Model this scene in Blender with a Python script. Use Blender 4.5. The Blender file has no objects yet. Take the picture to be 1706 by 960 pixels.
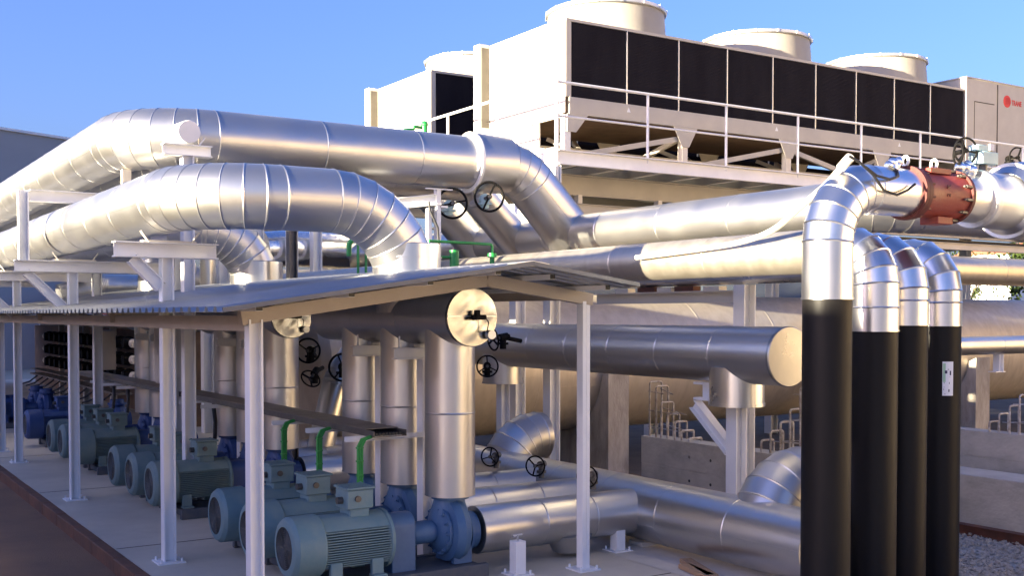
import bpy, bmesh, math, random
from mathutils import Vector as V, Matrix, Quaternion
rnd = random.Random(7)
R = math.radians
S = bpy.context.scene
COL = S.collection
UP = V((0, 0, 1)); EX = V((1, 0, 0)); EY = V((0, 1, 0))

# ------------------------------------------------------------------ camera
F, YAW, PITCH, EYE = 1843.0, R(32.9), R(1.6), 2.6
cam = bpy.data.cameras.new('camera'); co = bpy.data.objects.new('camera', cam); COL.objects.link(co)
co.location = (0, 0, EYE); co.rotation_euler = (R(90) - PITCH, 0, -YAW)
cam.sensor_width = 36; cam.lens = 36 * F / 1706; cam.shift_y = 96 / 1706
cam.clip_start = 0.1; cam.clip_end = 8000
S.camera = co

def tn(u):                       # X / Y of the vertical plane seen in column u of the photograph
    return math.tan(YAW + math.atan((u - 853) / F))
def at(u, v=None, X=None, Y=None, Z=None):
    if Z is not None:
        d = F * (EYE - Z) / (v - 525.0)
        xc = (u - 853) / F * d
        return V((xc * math.cos(YAW) + d * math.sin(YAW), -xc * math.sin(YAW) + d * math.cos(YAW), Z))
    t = tn(u)
    if X is None: X = Y * t
    else: Y = X / t
    d = X * math.sin(YAW) + Y * math.cos(YAW)
    return V((X, Y, EYE + (525 - v) / F * d if v is not None else 0))

# ------------------------------------------------------------------ materials
def mat(name, col, rough=.6, metal=0., col2=None, nscale=4., bump=0., bscale=30., rvar=0., stretch=None, mottle=.5, coat=0., spec=.5):
    m = bpy.data.materials.new(name); m.use_nodes = True
    nt = m.node_tree; N = nt.nodes; L = nt.links
    b = N['Principled BSDF']
    b.inputs['Roughness'].default_value = rough; b.inputs['Metallic'].default_value = metal
    b.inputs['Base Color'].default_value = (*col, 1); b.inputs['Coat Weight'].default_value = coat
    b.inputs['Specular IOR Level'].default_value = spec
    tc = N.new('ShaderNodeTexCoord'); src = tc.outputs['Object']
    if stretch:
        mp = N.new('ShaderNodeMapping'); mp.inputs['Scale'].default_value = stretch
        L.new(src, mp.inputs['Vector']); src2 = mp.outputs['Vector']
    else: src2 = src
    nz = N.new('ShaderNodeTexNoise'); nz.inputs['Scale'].default_value = nscale; nz.inputs['Detail'].default_value = 6
    nz.inputs['Roughness'].default_value = .62
    L.new(src2, nz.inputs['Vector'])
    if col2:
        rp = N.new('ShaderNodeMapRange'); rp.inputs['From Min'].default_value = mottle - .18; rp.inputs['From Max'].default_value = mottle + .18
        L.new(nz.outputs['Fac'], rp.inputs['Value'])
        mx = N.new('ShaderNodeMix'); mx.data_type = 'RGBA'
        mx.inputs[6].default_value = (*col, 1); mx.inputs[7].default_value = (*col2, 1)
        L.new(rp.outputs['Result'], mx.inputs[0]); L.new(mx.outputs[2], b.inputs['Base Color'])
    if rvar:
        rr = N.new('ShaderNodeMapRange'); rr.inputs['From Min'].default_value = .3; rr.inputs['From Max'].default_value = .7
        rr.inputs['To Min'].default_value = rough - rvar; rr.inputs['To Max'].default_value = rough + rvar
        L.new(nz.outputs['Fac'], rr.inputs['Value']); L.new(rr.outputs['Result'], b.inputs['Roughness'])
    if bump:
        n2 = N.new('ShaderNodeTexNoise'); n2.inputs['Scale'].default_value = bscale; n2.inputs['Detail'].default_value = 4
        L.new(src2, n2.inputs['Vector'])
        bp = N.new('ShaderNodeBump'); bp.inputs['Strength'].default_value = bump; bp.inputs['Distance'].default_value = .02
        L.new(n2.outputs['Fac'], bp.inputs['Height']); L.new(bp.outputs['Normal'], b.inputs['Normal'])
    return m

M = {}
M['alu'] = mat('aluminium_cladding', (.60, .59, .57), .37, .97, (.55, .54, .52), 1.1, .03, 5, .06)
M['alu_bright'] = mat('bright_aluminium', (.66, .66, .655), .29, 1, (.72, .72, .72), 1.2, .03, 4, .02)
M['alu_old'] = mat('weathered_aluminium', (.50, .445, .36), .42, .85, (.58, .53, .44), 1.5, .08, 6, .05, stretch=(4, 4, .5))
M['alu_cap'] = mat('dented_end_plate', (.44, .44, .44), .30, 1, (.38, .38, .38), 3, .12, 2.6, .04)
M['white'] = mat('white_steel_paint', (.80, .80, .80), .42, 0, (.74, .74, .73), 3, .05, 60, .08)
M['beige'] = mat('beige_panel_paint', (.50, .47, .41), .5, 0, (.45, .42, .37), 2, .04, 40, .08)
M['tan'] = mat('tan_rafter_paint', (.38, .32, .26), .5, 0, (.33, .275, .22), 3, .04, 40)
M['edge'] = mat('dark_edge_flashing', (.09, .10, .12), .45, .3, (.12, .13, .15), 4)
M['ductshade'] = mat('duct_shade_paint', (.13, .115, .095), .7, 0, (.10, .09, .075), 3)  # shade on the side of the corner duct, put into a dark colour
M['shadesoil'] = mat('shade_toned_soil', (.15, .105, .065), .95, 0, (.09, .065, .042), 1.2, .4, 12)  # soil colour darkened to stand for shade below the tank
M['stack'] = mat('beige_fan_stack', (.32, .30, .265), .55, 0, (.28, .26, .225), 2, .05, 30)
M['cream'] = mat('cream_panel_paint', (.72, .67, .58), .45, 0, (.67, .62, .53), 1.5, .04, 40, .08)
M['brown'] = mat('brown_tower_floor', (.24, .15, .09), .7, 0, (.16, .10, .06), 3, .1, 12)
M['louvre'] = mat('black_louvre', (.010, .009, .015), .8, 0, (.018, .017, .024), 1.4, spec=.12, stretch=(1.5, 1, .35))
M['black'] = mat('black_plastic_pipe', (.0065, .006, .0065), .5, 0, (.010, .009, .008), 2.2, .06, 14, .08, stretch=(2, 2, .6), spec=.18)
M['rubber'] = mat('black_cable', (.015, .015, .016), .5)
M['iron'] = mat('black_iron', (.006, .006, .007), .6, 0, (.008, .007, .006), 9, spec=.12)
M['darksteel'] = mat('dark_steel', (.10, .095, .09), .5, .7, (.16, .15, .14), 8)
M['motor'] = mat('grey_green_motor_paint', (.115, .215, .255), .55, 0, (.19, .265, .265), 4, .15, 40, .12, mottle=.56)
M['motor_old'] = mat('dusty_motor_paint', (.10, .175, .19), .6, 0, (.16, .22, .215), 5, .14, 40, .1)
M['pump'] = mat('blue_pump_paint', (.045, .11, .23), .5, 0, (.07, .145, .26), 5, .1, 30, .1)
M['motor_blue'] = mat('deep_blue_motor_paint', (.02, .055, .19), .5, 0, (.03, .07, .21), 5, .1, 30)
M['plinth'] = mat('dark_blue_grey_base', (.06, .075, .10), .65, 0, (.10, .105, .11), 7, .1, 30)
M['grille'] = mat('dusty_fan_grille', (.05, .06, .065), .7, 0, (.09, .09, .085), 12)
M['red'] = mat('red_valve_paint', (.19, .026, .017), .5, 0, (.25, .042, .026), 4, .1, 30, .08)
M['redrust'] = mat('dark_red_gasket', (.07, .011, .009), .6, 0, (.11, .019, .014), 6, .1, 30)
M['green'] = mat('green_pipe_paint', (.012, .21, .04), .42, 0, (.02, .27, .06), 6)
M['greenwire'] = mat('green_cable', (.02, .22, .035), .5, 0, (.03, .28, .05), 6)
M['bluebox'] = mat('pale_blue_actuator', (.30, .46, .50), .5, 0, (.38, .53, .55), 6)
M['concrete'] = mat('grey_concrete', (.54, .50, .42), .85, 0, (.37, .34, .285), 1.8, .5, 14, stretch=(1, 1, 1.6))
M['concrete_old'] = mat('stained_concrete', (.50, .46, .40), .88, 0, (.30, .265, .22), 2.4, .5, 18, stretch=(2, 2, .7))
M['slab'] = mat('slab_concrete', (.60, .54, .43), .72, 0, (.42, .375, .30), .55, .15, 25, .1)
M['slab_light'] = mat('pale_slab_concrete', (.56, .52, .45), .8, 0, (.48, .44, .38), 1.2, .15, 25)
M['kerb'] = mat('red_brown_kerb', (.20, .085, .045), .85, 0, (.11, .055, .035), 3, .4, 16)
M['asphalt'] = mat('asphalt', (.30, .165, .085), .85, 0, (.19, .105, .06), .7, .5, 90)
M['dirt'] = mat('dry_ground', (.48, .43, .32), .9, 0, (.40, .35, .26), .15, .3, 3)
M['gravel'] = mat('gravel_stones', (.52, .47, .40), .9, 0, (.27, .24, .205), 14, .5, 40)
M['rust'] = mat('rusty_beam', (.15, .05, .03), .75, 0, (.09, .04, .025), 5, .2, 20)
M['wood'] = mat('weathered_plank', (.42, .27, .15), .8, 0, (.30, .19, .11), 6, .3, 20, stretch=(1, 8, 8))
M['galv'] = mat('galvanised_steel', (.52, .53, .54), .42, .85, (.62, .62, .62), 6)
M['trayplate'] = mat('dusty_tray_cover', (.26, .23, .19), .6, .5, (.20, .17, .14), 4)
M['roof'] = mat('galvanised_roof_sheet', (.33, .345, .36), .42, .85, (.40, .41, .425), 1.4, 0, 6, .05)
M['hall'] = mat('grey_hall_cladding', (.30, .31, .32), .6, 0, (.34, .345, .35), .4)
M['hallbrown'] = mat('tan_hall_brick', (.60, .47, .34), .85, 0, (.52, .40, .28), .6)
M['hallbounce'] = mat('ochre_bounce_wall', (.55, .43, .28), .8, 0, (.48, .37, .24), .4)
M['rebar'] = mat('grey_rebar', (.55, .53, .50), .6, .4, (.25, .20, .16), 12)
M['sticker'] = mat('sticker_paper', (.75, .76, .78), .5)
M['ink'] = mat('sticker_ink', (.05, .05, .09), .6)
M['inkgreen'] = mat('sticker_green_ink', (.35, .55, .38), .6)
M['logored'] = mat('logo_red', (.62, .03, .02), .45)
M['logodark'] = mat('logo_dark_red', (.36, .012, .01), .45)
M['yellow'] = mat('faded_yellow_label', (.80, .74, .35), .6)
M['darkline'] = mat('dark_panel_gap', (.05, .04, .035), .8)  # even dark colour for joints, panel gaps and the cabinet handle
M['brick'] = mat('orange_brick', (.50, .17, .09), .85, 0, (.40, .13, .07), 4)
M['hill'] = mat('haze_blue_hillside', (.034, .045, .058), .95, 0, (.022, .034, .040), .02)  # distance haze put into the colour as a bluish cast
M['leaf'] = mat('leaves', (.040, .060, .010), .7, 0, (.018, .034, .007), 1.2, spec=.2)
M['field'] = mat('far_scrub', (.055, .06, .03), .95, 0, (.03, .04, .02), .08)
M['tank'] = mat('weathered_tank_cladding', (.62, .545, .43), .46, .35, (.50, .43, .33), 1.6, .1, 6, .06, stretch=(3, 3, .5))
M['alu_dent'] = mat('crumpled_end_sheet', (.33, .335, .34), .24, 1, (.28, .285, .29), 3, .1, 6, .04)
M['bark'] = mat('bark', (.10, .07, .05), .9)
M['foil'] = mat('crumpled_foil_wrap', (.80, .80, .80), .22, 1, (.86, .86, .86), 3, .55, 5)
for k in ('alu', 'alu_bright', 'alu_old', 'white', 'cream', 'beige'): pass

# ------------------------------------------------------------------ mesh builder
class MB:
    def __init__(s): s.bm = bmesh.new()
    def face(s, vs):
        try: return s.bm.faces.new(vs)
        except ValueError: return None
    def box(s, c, size, rot=None):
        c = V(c); h = V(size) / 2; vs = []
        for x in (-1, 1):
            for y in (-1, 1):
                for z in (-1, 1):
                    p = V((x * h.x, y * h.y, z * h.z))
                    if rot is not None: p = rot @ p
                    vs.append(s.bm.verts.new(c + p))
        for f in ((0, 1, 3, 2), (4, 6, 7, 5), (0, 4, 5, 1), (2, 3, 7, 6), (0, 2, 6, 4), (1, 5, 7, 3)):
            s.face([vs[i] for i in f])
        return s
    def bb(s, x0, x1, y0, y1, z0, z1): return s.box(((x0 + x1) / 2, (y0 + y1) / 2, (z0 + z1) / 2), (x1 - x0, y1 - y0, z1 - z0))
    def prism(s, prof, p0, p1, side):
        # prof: list of (a, b), a along 'side', b along direction x side
        p0, p1 = V(p0), V(p1); d = (p1 - p0).normalized()
        a = (V(side) - d * V(side).dot(d)).normalized(); b = d.cross(a)
        r0 = [s.bm.verts.new(p0 + a * x + b * y) for x, y in prof]; r1 = [s.bm.verts.new(p1 + a * x + b * y) for x, y in prof]
        n = len(prof)
        for i in range(n): s.face((r0[i], r0[(i + 1) % n], r1[(i + 1) % n], r1[i]))
        s.face(r0[::-1]); s.face(r1)
        return s
    def beam(s, p0, p1, w, h, side=UP):      # w across, h along side
        return s.prism([(-h / 2, -w / 2), (h / 2, -w / 2), (h / 2, w / 2), (-h / 2, w / 2)], p0, p1, side)
    def ibeam(s, p0, p1, w, h, tf=.014, tw=.010, side=UP):   # flanges at +-h/2 along side
        a, b, t = h / 2, w / 2, tw / 2
        pr = [(-a, -b), (-a + tf, -b), (-a + tf, -t), (a - tf, -t), (a - tf, -b), (a, -b), (a, b), (a - tf, b), (a - tf, t), (-a + tf, t), (-a + tf, b), (-a, b)]
        return s.prism(pr[::-1], p0, p1, side)
    def lathe(s, prof, p0, axis, n=32, ref=None):
        p0 = V(p0); d = V(axis).normalized()
        a = V(ref) if ref else (UP if abs(d.z) < .9 else EX); a = (a - d * a.dot(d)).normalized(); b = d.cross(a); rings = []
        for t, r in prof:
            if r < 1e-6: rings.append([s.bm.verts.new(p0 + d * t)])
            else: rings.append([s.bm.verts.new(p0 + d * t + (a * math.cos(k * math.tau / n) + b * math.sin(k * math.tau / n)) * r) for k in range(n)])
        for q, w in zip(rings, rings[1:]):
            for k in range(n):
                k2 = (k + 1) % n
                if len(q) == 1 and len(w) == 1: break
                if len(q) == 1: s.face((q[0], w[k], w[k2]))
                elif len(w) == 1: s.face((q[k], w[0], q[k2]))
                else: s.face((q[k], w[k], w[k2], q[k2]))
        return s
    def cyl(s, p0, p1, r, n=24, r1=None):
        p0, p1 = V(p0), V(p1); L = (p1 - p0).length
        return s.lathe([(0, 0), (0, r), (L, r if r1 is None else r1), (L, 0)], p0, p1 - p0, n)
    def sphere(s, c, r, n=12):
        return s.lathe([(-r * math.cos(i * math.pi / 8), r * math.sin(i * math.pi / 8)) for i in range(9)], c, UP, n)
    def ring(s, c, axis, R0, r, n=36, m=10):
        c = V(c); d = V(axis).normalized(); a = (UP if abs(d.z) < .9 else EX); a = (a - d * a.dot(d)).normalized(); b = d.cross(a); G = []
        for i in range(n):
            e = a * math.cos(i * math.tau / n) + b * math.sin(i * math.tau / n)
            G.append([s.bm.verts.new(c + e * (R0 + r * math.cos(j * math.tau / m)) + d * r * math.sin(j * math.tau / m)) for j in range(m)])
        for i in range(n):
            for j in range(m): s.face((G[i][j], G[(i + 1) % n][j], G[(i + 1) % n][(j + 1) % m], G[i][(j + 1) % m]))
        return s
    lim = None
    def sweep(s, pts, r, n=44, bead=0., bw=.010, seam=0., caps=True, hard=None):
        pts = [V(p) for p in pts]; pts = [p for i, p in enumerate(pts) if i == 0 or (p - pts[i - 1]).length > 1e-5]; dirs = [(b - a).normalized() for a, b in zip(pts, pts[1:])]
        if bead: s.lim = 12
        d = dirs[0]; a = (UP if abs(d.z) < .9 else EX); a = (a - d * a.dot(d)).normalized(); rings = []
        def mk(p, nrm, rad):
            b = d.cross(a); vs = []
            for k in range(n):
                q = p + (a * math.cos(k * math.tau / n) + b * math.sin(k * math.tau / n)) * rad
                q = q - d * ((q - p).dot(nrm) / d.dot(nrm)); vs.append(s.bm.verts.new(q))
            rings.append(vs)
        for i, d2 in enumerate(dirs):
            if i:
                q = d.rotation_difference(d2); a = q @ a; d = d2; a = (a - d * a.dot(d)).normalized()
            n0 = (dirs[i - 1] + d).normalized() if i else d
            n1 = (dirs[i + 1] + d).normalized() if i + 1 < len(dirs) else d
            L = (pts[i + 1] - pts[i]).length
            if seam and bead and L > .5:
                k0 = max(1, int(L / seam)); b_ = d.cross(a)
                for j in range(k0):
                    th = (R(98) + .16 * ((j * 7 + i) % 3 - 1)) * (-1 if d.y > .5 else 1)
                    e_ = UP if abs(d.z) < .9 else EX; e_ = (e_ - d * e_.dot(d)).normalized(); f_ = d.cross(e_)
                    q_ = (e_ * math.cos(th) + f_ * math.sin(th)) * (r + .0005)
                    s.beam(pts[i] + d * (L * j / k0 + .012) + q_, pts[i] + d * (L * (j + 1) / k0 - .012) + q_, .022, .007, q_)
            if i == 0: mk(pts[0], n0, r)
            elif bead: mk(pts[i] + d * bw, n0, r)
            if seam and L > seam * 1.3:
                k = int(L / seam); st = L / k
                for j in range(1, k):
                    p = pts[i] + d * st * j
                    mk(p - d * bw, d, r); mk(p, d, r + bead); mk(p + d * bw, d, r)
            if i + 1 < len(dirs):
                if bead: mk(pts[i + 1] - d * bw, n1, r)
                mk(pts[i + 1], n1, r + bead)
            else: mk(pts[i + 1], n1, r)
        for q, w in zip(rings, rings[1:]):
            for k in range(n): s.face((q[k], q[(k + 1) % n], w[(k + 1) % n], w[k]))
        if caps: s.face(rings[0][::-1]); s.face(rings[-1])
        return s
    def out(s, name, m, parent=None, sharp=29, loc=None, bevel=0):
        bm = s.bm
        bmesh.ops.recalc_face_normals(bm, faces=bm.faces)
        off = V(parent['_loc']) if parent is not None and '_loc' in parent else V((0, 0, 0))
        if parent is None:
            if loc is None:
                xs = [v.co.x for v in bm.verts]; ys = [v.co.y for v in bm.verts]; zs = [v.co.z for v in bm.verts]
                loc = ((min(xs) + max(xs)) / 2, (min(ys) + max(ys)) / 2, min(zs))
            off = V(loc)
        for v in bm.verts: v.co -= off
        ca = math.cos(R(min(sharp, s.lim) if s.lim else sharp))
        for f in bm.faces: f.smooth = True
        for e in bm.edges:
            if len(e.link_faces) != 2 or e.link_faces[0].normal.dot(e.link_faces[1].normal) < ca: e.smooth = False
        me = bpy.data.meshes.new(name); bm.to_mesh(me); bm.free()
        me.materials.append(M[m] if isinstance(m, str) else m)
        o = bpy.data.objects.new(name, me); COL.objects.link(o)
        if parent is not None: o.parent = parent; o['_loc'] = tuple(off)
        else: o.location = off; o['_loc'] = tuple(off)
        if bevel:
            b = o.modifiers.new('bevel', 'BEVEL'); b.width = bevel; b.segments = 2; b.limit_method = 'ANGLE'; b.angle_limit = R(40)
        return o

def tag(o, label, cat, group=None, kind=None):
    if label: o['label'] = label
    if cat: o['category'] = cat
    if group: o['group'] = group
    if kind: o['kind'] = kind
    return o
def thing(name, label, cat, loc, group=None):
    o = bpy.data.objects.new(name, None); COL.objects.link(o); o.location = loc; o['_loc'] = tuple(loc)
    o.empty_display_size = .2
    return tag(o, label, cat, group)
def kids(o): return [c for c in bpy.data.objects if c.parent == o]
def copy_tree(o, parent=None):
    c = o.copy(); COL.objects.link(c)
    if parent is not None: c.parent = parent
    for ch in kids(o): copy_tree(ch, c)
    return c
def dup(o, loc, label, group=None):
    c = copy_tree(o); c.location = loc; c['label'] = label
    if group: c['group'] = group
    return c

def route(cor, rad, n=7):        # polyline with mitred elbows
    cor = [V(c) for c in cor]; out = [cor[0]]
    if not isinstance(rad, (list, tuple)): rad = [rad] * (len(cor) - 2)
    ns = n if isinstance(n, (list, tuple)) else [n] * (len(cor) - 2)
    for i in range(1, len(cor) - 1):
        d0 = (cor[i] - cor[i - 1]).normalized(); d1 = (cor[i + 1] - cor[i]).normalized()
        th = d0.angle(d1)
        if th < 1e-3: out.append(cor[i]); continue
        T = rad[i - 1] * math.tan(th / 2)
        A = cor[i] - d0 * T; perp = (d1 - d0 * d1.dot(d0)).normalized(); C = A + perp * rad[i - 1]
        N = ns[i - 1]
        for k in range(N + 1):
            f = th * k / N
            out.append(C - perp * rad[i - 1] * math.cos(f) + d0 * rad[i - 1] * math.sin(f))
    out.append(cor[-1]); return out

def handwheel(c, axis, R0, m='iron', spokes=3, name='handwheel', parent=None, twist=.4):
    mb = MB(); c = V(c); d = V(axis).normalized(); a = (UP if abs(d.z) < .9 else EX); a = (a - d * a.dot(d)).normalized(); b = d.cross(a)
    mb.ring(c, d, R0, R0 * .085)
    for k in range(spokes):
        t = twist + k * math.tau / spokes; e = a * math.cos(t) + b * math.sin(t)
        mb.beam(c, c + e * R0, R0 * .12, R0 * .16, d)
    mb.cyl(c - d * R0 * .12, c + d * R0 * .12, R0 * .18, 14)
    return mb.out(name, m, parent)

def valve_gear(label, c, axis, R0, body='darksteel', spokes=3, length=.22, group='handwheel valves', twist=.4):
    # handwheel on a stem with a gear box and bonnet at the far end of the stem
    c = V(c); d = V(axis).normalized(); e = c + d * length
    t = thing('handwheel_valve', label, 'valve', (e.x, e.y, e.z - .15), group)
    handwheel(c, axis, R0, spokes=spokes, parent=t, twist=twist)
    MB().cyl(c - d * .03, e, R0 * .1 + .006, 12).out('stem', 'darksteel', t)
    mb = MB(); mb.cyl(e - d * .05, e + d * .07, R0 * .36, 20); mb.cyl(e - UP * .16, e + UP * .02, R0 * .3, 18)
    mb.cyl(e - UP * .10, e - UP * .07, R0 * .5, 18); mb.cyl(e + d * .07, e + d * .1, R0 * .2, 12)
    mb.out('gear_box', body, t)
    return t

# ------------------------------------------------------------------ ground and setting
YARD = -.45
def sheet(name, pts, z, m, kind='structure'):
    mb = MB(); vs = [mb.bm.verts.new((x, y, z)) for x, y in pts]; mb.face(vs)
    if mb.bm.faces[:][0].normal.z < 0: bmesh.ops.reverse_faces(mb.bm, faces=mb.bm.faces[:])
    o = mb.out(name, m, loc=(0, 0, 0)); o['kind'] = kind; return o
EDGE = 2.93
sheet('ground', [(-4000, -4000), (4000, -4000), (4000, 4000), (-4000, 4000)], YARD - .02, 'dirt')
sheet('asphalt_road', [(-9, -60), (EDGE - .12, -60), (EDGE - .12, 90), (-9, 90)], -.15, 'asphalt')
mb = MB(); mb.bb(EDGE, 8.75, 1, 48, -.6, 0); o = mb.out('concrete_slab', 'slab'); o['kind'] = 'structure'
mb = MB()
mb2 = MB()
for yy in (8.4, 12.6, 17.2, 21.8, 26.4): mb2.bb(EDGE + .01, 7.34, yy, yy + .014, .001, .0035)
for xx in (5.05,): mb2.bb(xx, xx + .012, 1.1, 43, .001, .0033)
o = mb2.out('slab_joint', 'darkline'); o['kind'] = 'structure'
y = 1.0
while y < 48:
    l = rnd.uniform(.85, 1.1); j = rnd.uniform(-.006, .006)
    mb.bb(EDGE - .13 + j, EDGE - .004, y, y + l - .01, -.6, .004 + rnd.uniform(-.004, .003)); y += l
o = mb.out('kerb', 'kerb', bevel=.012); o['kind'] = 'structure'
sheet('paved_strip', [(7.35, 3), (8.745, 3), (8.745, 13.5), (7.35, 13.5)], .005, 'slab_light')
sheet('scrub_field', [(34, 34), (900, 34), (1600, 1600), (60, 1600), (14, 90), (14, 50)], YARD - .012, 'field')
sheet('gravel_bed', [(8.76, -20), (60, -20), (60, 9.6), (8.76, 9.6)], YARD, 'gravel')
sheet('soil_shade', [(8.76, 9.6), (60, 9.6), (60, 34), (8.76, 34)], YARD - .003, 'shadesoil')  # dark sheet carrying the deep shade under the tank in its colour
# loose stones near the camera side of the yard
mb = MB()
for i in range(5200):
    x = rnd.uniform(10.2, 15.4); yy = rnd.uniform(6.2, 10.2); s_ = rnd.uniform(.018, .05)
    q = Quaternion((rnd.random(), rnd.random(), 1), rnd.uniform(0, 6)).to_matrix()
    vs = [mb.bm.verts.new(V((x, yy, YARD + s_ * .3)) + q @ V(p) * s_ * rnd.uniform(.8, 1.2)) for p in ((1, 0, 0), (-1, 0, 0), (0, .8, 0), (0, -.8, 0), (0, 0, .7), (0, 0, -.7))]
    for f in ((0, 2, 4), (2, 1, 4), (1, 3, 4), (3, 0, 4), (2, 0, 5), (1, 2, 5), (3, 1, 5), (0, 3, 5)): mb.face([vs[k] for k in f])
o = mb.out('gravel_stones', 'gravel', sharp=10); tag(o, 'loose grey gravel lying in the yard below the concrete walls', 'gravel', None, 'stuff')

# far hills
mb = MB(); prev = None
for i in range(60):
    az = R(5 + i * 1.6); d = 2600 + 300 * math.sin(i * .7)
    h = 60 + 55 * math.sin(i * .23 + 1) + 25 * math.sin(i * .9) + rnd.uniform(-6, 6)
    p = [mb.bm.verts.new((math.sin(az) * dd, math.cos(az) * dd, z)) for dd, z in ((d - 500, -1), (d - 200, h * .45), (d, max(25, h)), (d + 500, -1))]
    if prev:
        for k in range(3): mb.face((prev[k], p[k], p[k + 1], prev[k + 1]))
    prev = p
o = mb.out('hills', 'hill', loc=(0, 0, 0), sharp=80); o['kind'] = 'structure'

# ------------------------------------------------------------------ halls
# the long hall on the other side of the road: its roof edge throws the shade that lies over the slab
SUN_EL = 7.8
mb = MB(); mb.bb(-30, -9.0, 5.2, 110, -.5, 4.93); o = mb.out('long_hall', 'hallbrown')
tag(o, 'long low tan hall on the far side of the asphalt road', 'hall')
mb = MB(); mb.bb(42, 70, -110, 4, -.5, 15); o = mb.out('bounce_hall', 'hallbounce')  # unseen hall added so its sunlit face bounces warm light into the shade
tag(o, 'unseen ochre hall added beyond the yard to the right for warm bounce light', 'hall')
mb = MB()
p0 = V((math.sin(YAW) * 58 - .84 * 29.5, math.cos(YAW) * 58 + .543 * 29.5, 0)); p1 = V((math.sin(YAW) * 67.4 - .84 * 23.6, math.cos(YAW) * 67.4 + .543 * 23.6, 0))
dr = (p1 - p0).normalized(); nrm = V((-dr.y, dr.x, 0))
if nrm.y < 0: nrm = -nrm
t = thing('grey_hall', 'plain grey flat roofed hall rising behind the pipes at the far left', 'hall', tuple(p0))
mb.prism([(-.5, 0), (12.7, 0), (12.7, 30), (-.5, 30)], p0 - dr * 12, p1 + dr * .5, UP) if dr.cross(UP).dot(nrm) > 0 else mb.prism([(-.5, -30), (12.7, -30), (12.7, 0), (-.5, 0)], p0 - dr * 12, p1 + dr * .5, UP)
mb.out('wall', 'hall', t)
sgn = 1 if dr.cross(UP).dot(nrm) > 0 else -1
mb = MB(); q0 = p0 - dr * 12 + UP * 12.76 - nrm * .06; q1 = p1 + dr * .5 + UP * 12.76 - nrm * .06
mb.beam(q0, q1, .16, .14, UP); mb.out('roof_trim', 'white', t)

# ------------------------------------------------------------------ pump shelter
PX0, PY0 = 3.24, 9.02            # front left post
RX = 5.53                        # ridge
XL, XR = 2.70, 6.74
ZL, ZR, ZT = 2.62, 2.87, 3.04
YF, YB = 8.2, 23.0
def roof_z(x): return ZL + (x - XL) * (ZT - ZL) / (RX - XL) if x < RX else ZT - (x - RX) * (ZT - ZR) / (XR - RX)
shel = thing('pump_shelter', 'open sided white steel shelter with a corrugated metal roof over the pump row', 'shelter', (PX0, PY0, 0))
mb = MB(); prof = []; y = YF; k = 0
while y < YB:
    prof += [(y, 0), (y + .12, 0), (y + .145, .042), (y + .195, .042)]; y += .22
rows = []
for x in (XL, RX - .05, RX, RX + .05, XR):
    z = roof_z(x) - (.004 if x == RX else 0)
    rows.append([mb.bm.verts.new((x, yy, z + h)) for yy, h in prof])
for a_, b_ in zip(rows, rows[1:]):
    for i in range(len(prof) - 1): mb.face((a_[i], b_[i], b_[i + 1], a_[i + 1]))
ro = mb.out('roof', 'roof', shel, sharp=20)
so = ro.modifiers.new('thick', 'SOLIDIFY'); so.thickness = .006; so.offset = 0
# ridge flashing and gable edge trim
mb = MB()
for xa, xb in ((XL, RX), (RX, XR)):
    mb.beam(V((xa, YF - .012, roof_z(xa) + .016)), V((xb, YF - .012, roof_z(xb) + .016)), .02, .036)
mb.out('gable_trim', 'edge', ro)
mb = MB()
for sx in (-1, 1):
    mb.beam(V((RX + sx * .09, YF, roof_z(RX + sx * .09) + .040)), V((RX + sx * .09, YB, roof_z(RX + sx * .09) + .040)), .18, .004, V((0.148 * sx, 0, 1)))
mb.out('ridge_flashing', 'galv', ro)
def hpost(mb, x, y, z0, z1, w=.15, sx=1):     # H column, flanges facing +-X
    mb.ibeam((x, y, z0), (x, y, z1), w, w, .016, .012, EX)
def plate(mb, x, y, z=0, s=.26):
    mb.bb(x - s / 2, x + s / 2, y - s / 2, y + s / 2, z, z + .016)
    for a_ in (-1, 1):
        for b_ in (-1, 1): mb.cyl((x + a_ * s * .38, y + b_ * s * .38, z + .016), (x + a_ * s * .38, y + b_ * s * .38, z + .05), .012, 8)
for (x, y) in ((PX0, PY0), (6.70, PY0), (6.70, 13.6), (6.70, 18.2), (6.70, 22.8), (PX0, 22.8)):
    mb = MB(); top = roof_z(x) - .14
    if x > 6: mb.bb(x - .048, x - .002, y - .052, y + .052, .016, top); mb.bb(x + .002, x + .048, y - .047, y + .047, .014, top - .003)
    else: hpost(mb, x, y, .016, top, .12)
    p = mb.out('post', 'white', shel, bevel=.004 if x > 6 else 0)
    mb = MB(); plate(mb, x, y); mb.out('base_plate', 'white', p)
for yy in (PY0, 13.66, 18.3, 22.8):
    mb = MB()
    for xa, xb in ((PX0 - .12, RX), (RX, 6.78)):
        mb.beam(V((xa, yy, roof_z(xa) - .112)), V((xb, yy, roof_z(xb) - .112)), .10, .12)
    mb.out('rafter', 'tan', shel)
mb = MB(); mb.bb(PX0 - .06, PX0 + .06, PY0 + .06, 22.7, ZL - .16, ZL - .03); mb.out('eaves_beam', 'tan', shel)
mb = MB(); mb.bb(6.64, 6.72, PY0 + .06, 22.7, roof_z(6.68) - .13, roof_z(6.68) - .04); mb.out('eaves_beam', 'tan', shel)
for x in (3.1, 3.9, 4.65, 5.35, 5.95, 6.6):
    z = roof_z(x) - .027
    mb = MB(); mb.bb(x - .03, x + .03, YF + .30, YB - .2, z - .024, z + .024); p = mb.out('purlin', 'white', shel)
    mb = MB(); mb.bb(x - .026, x + .026, YF + .292, YF + .299, z - .021, z + .021); mb.out('end_cap', 'rubber', p)

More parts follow.
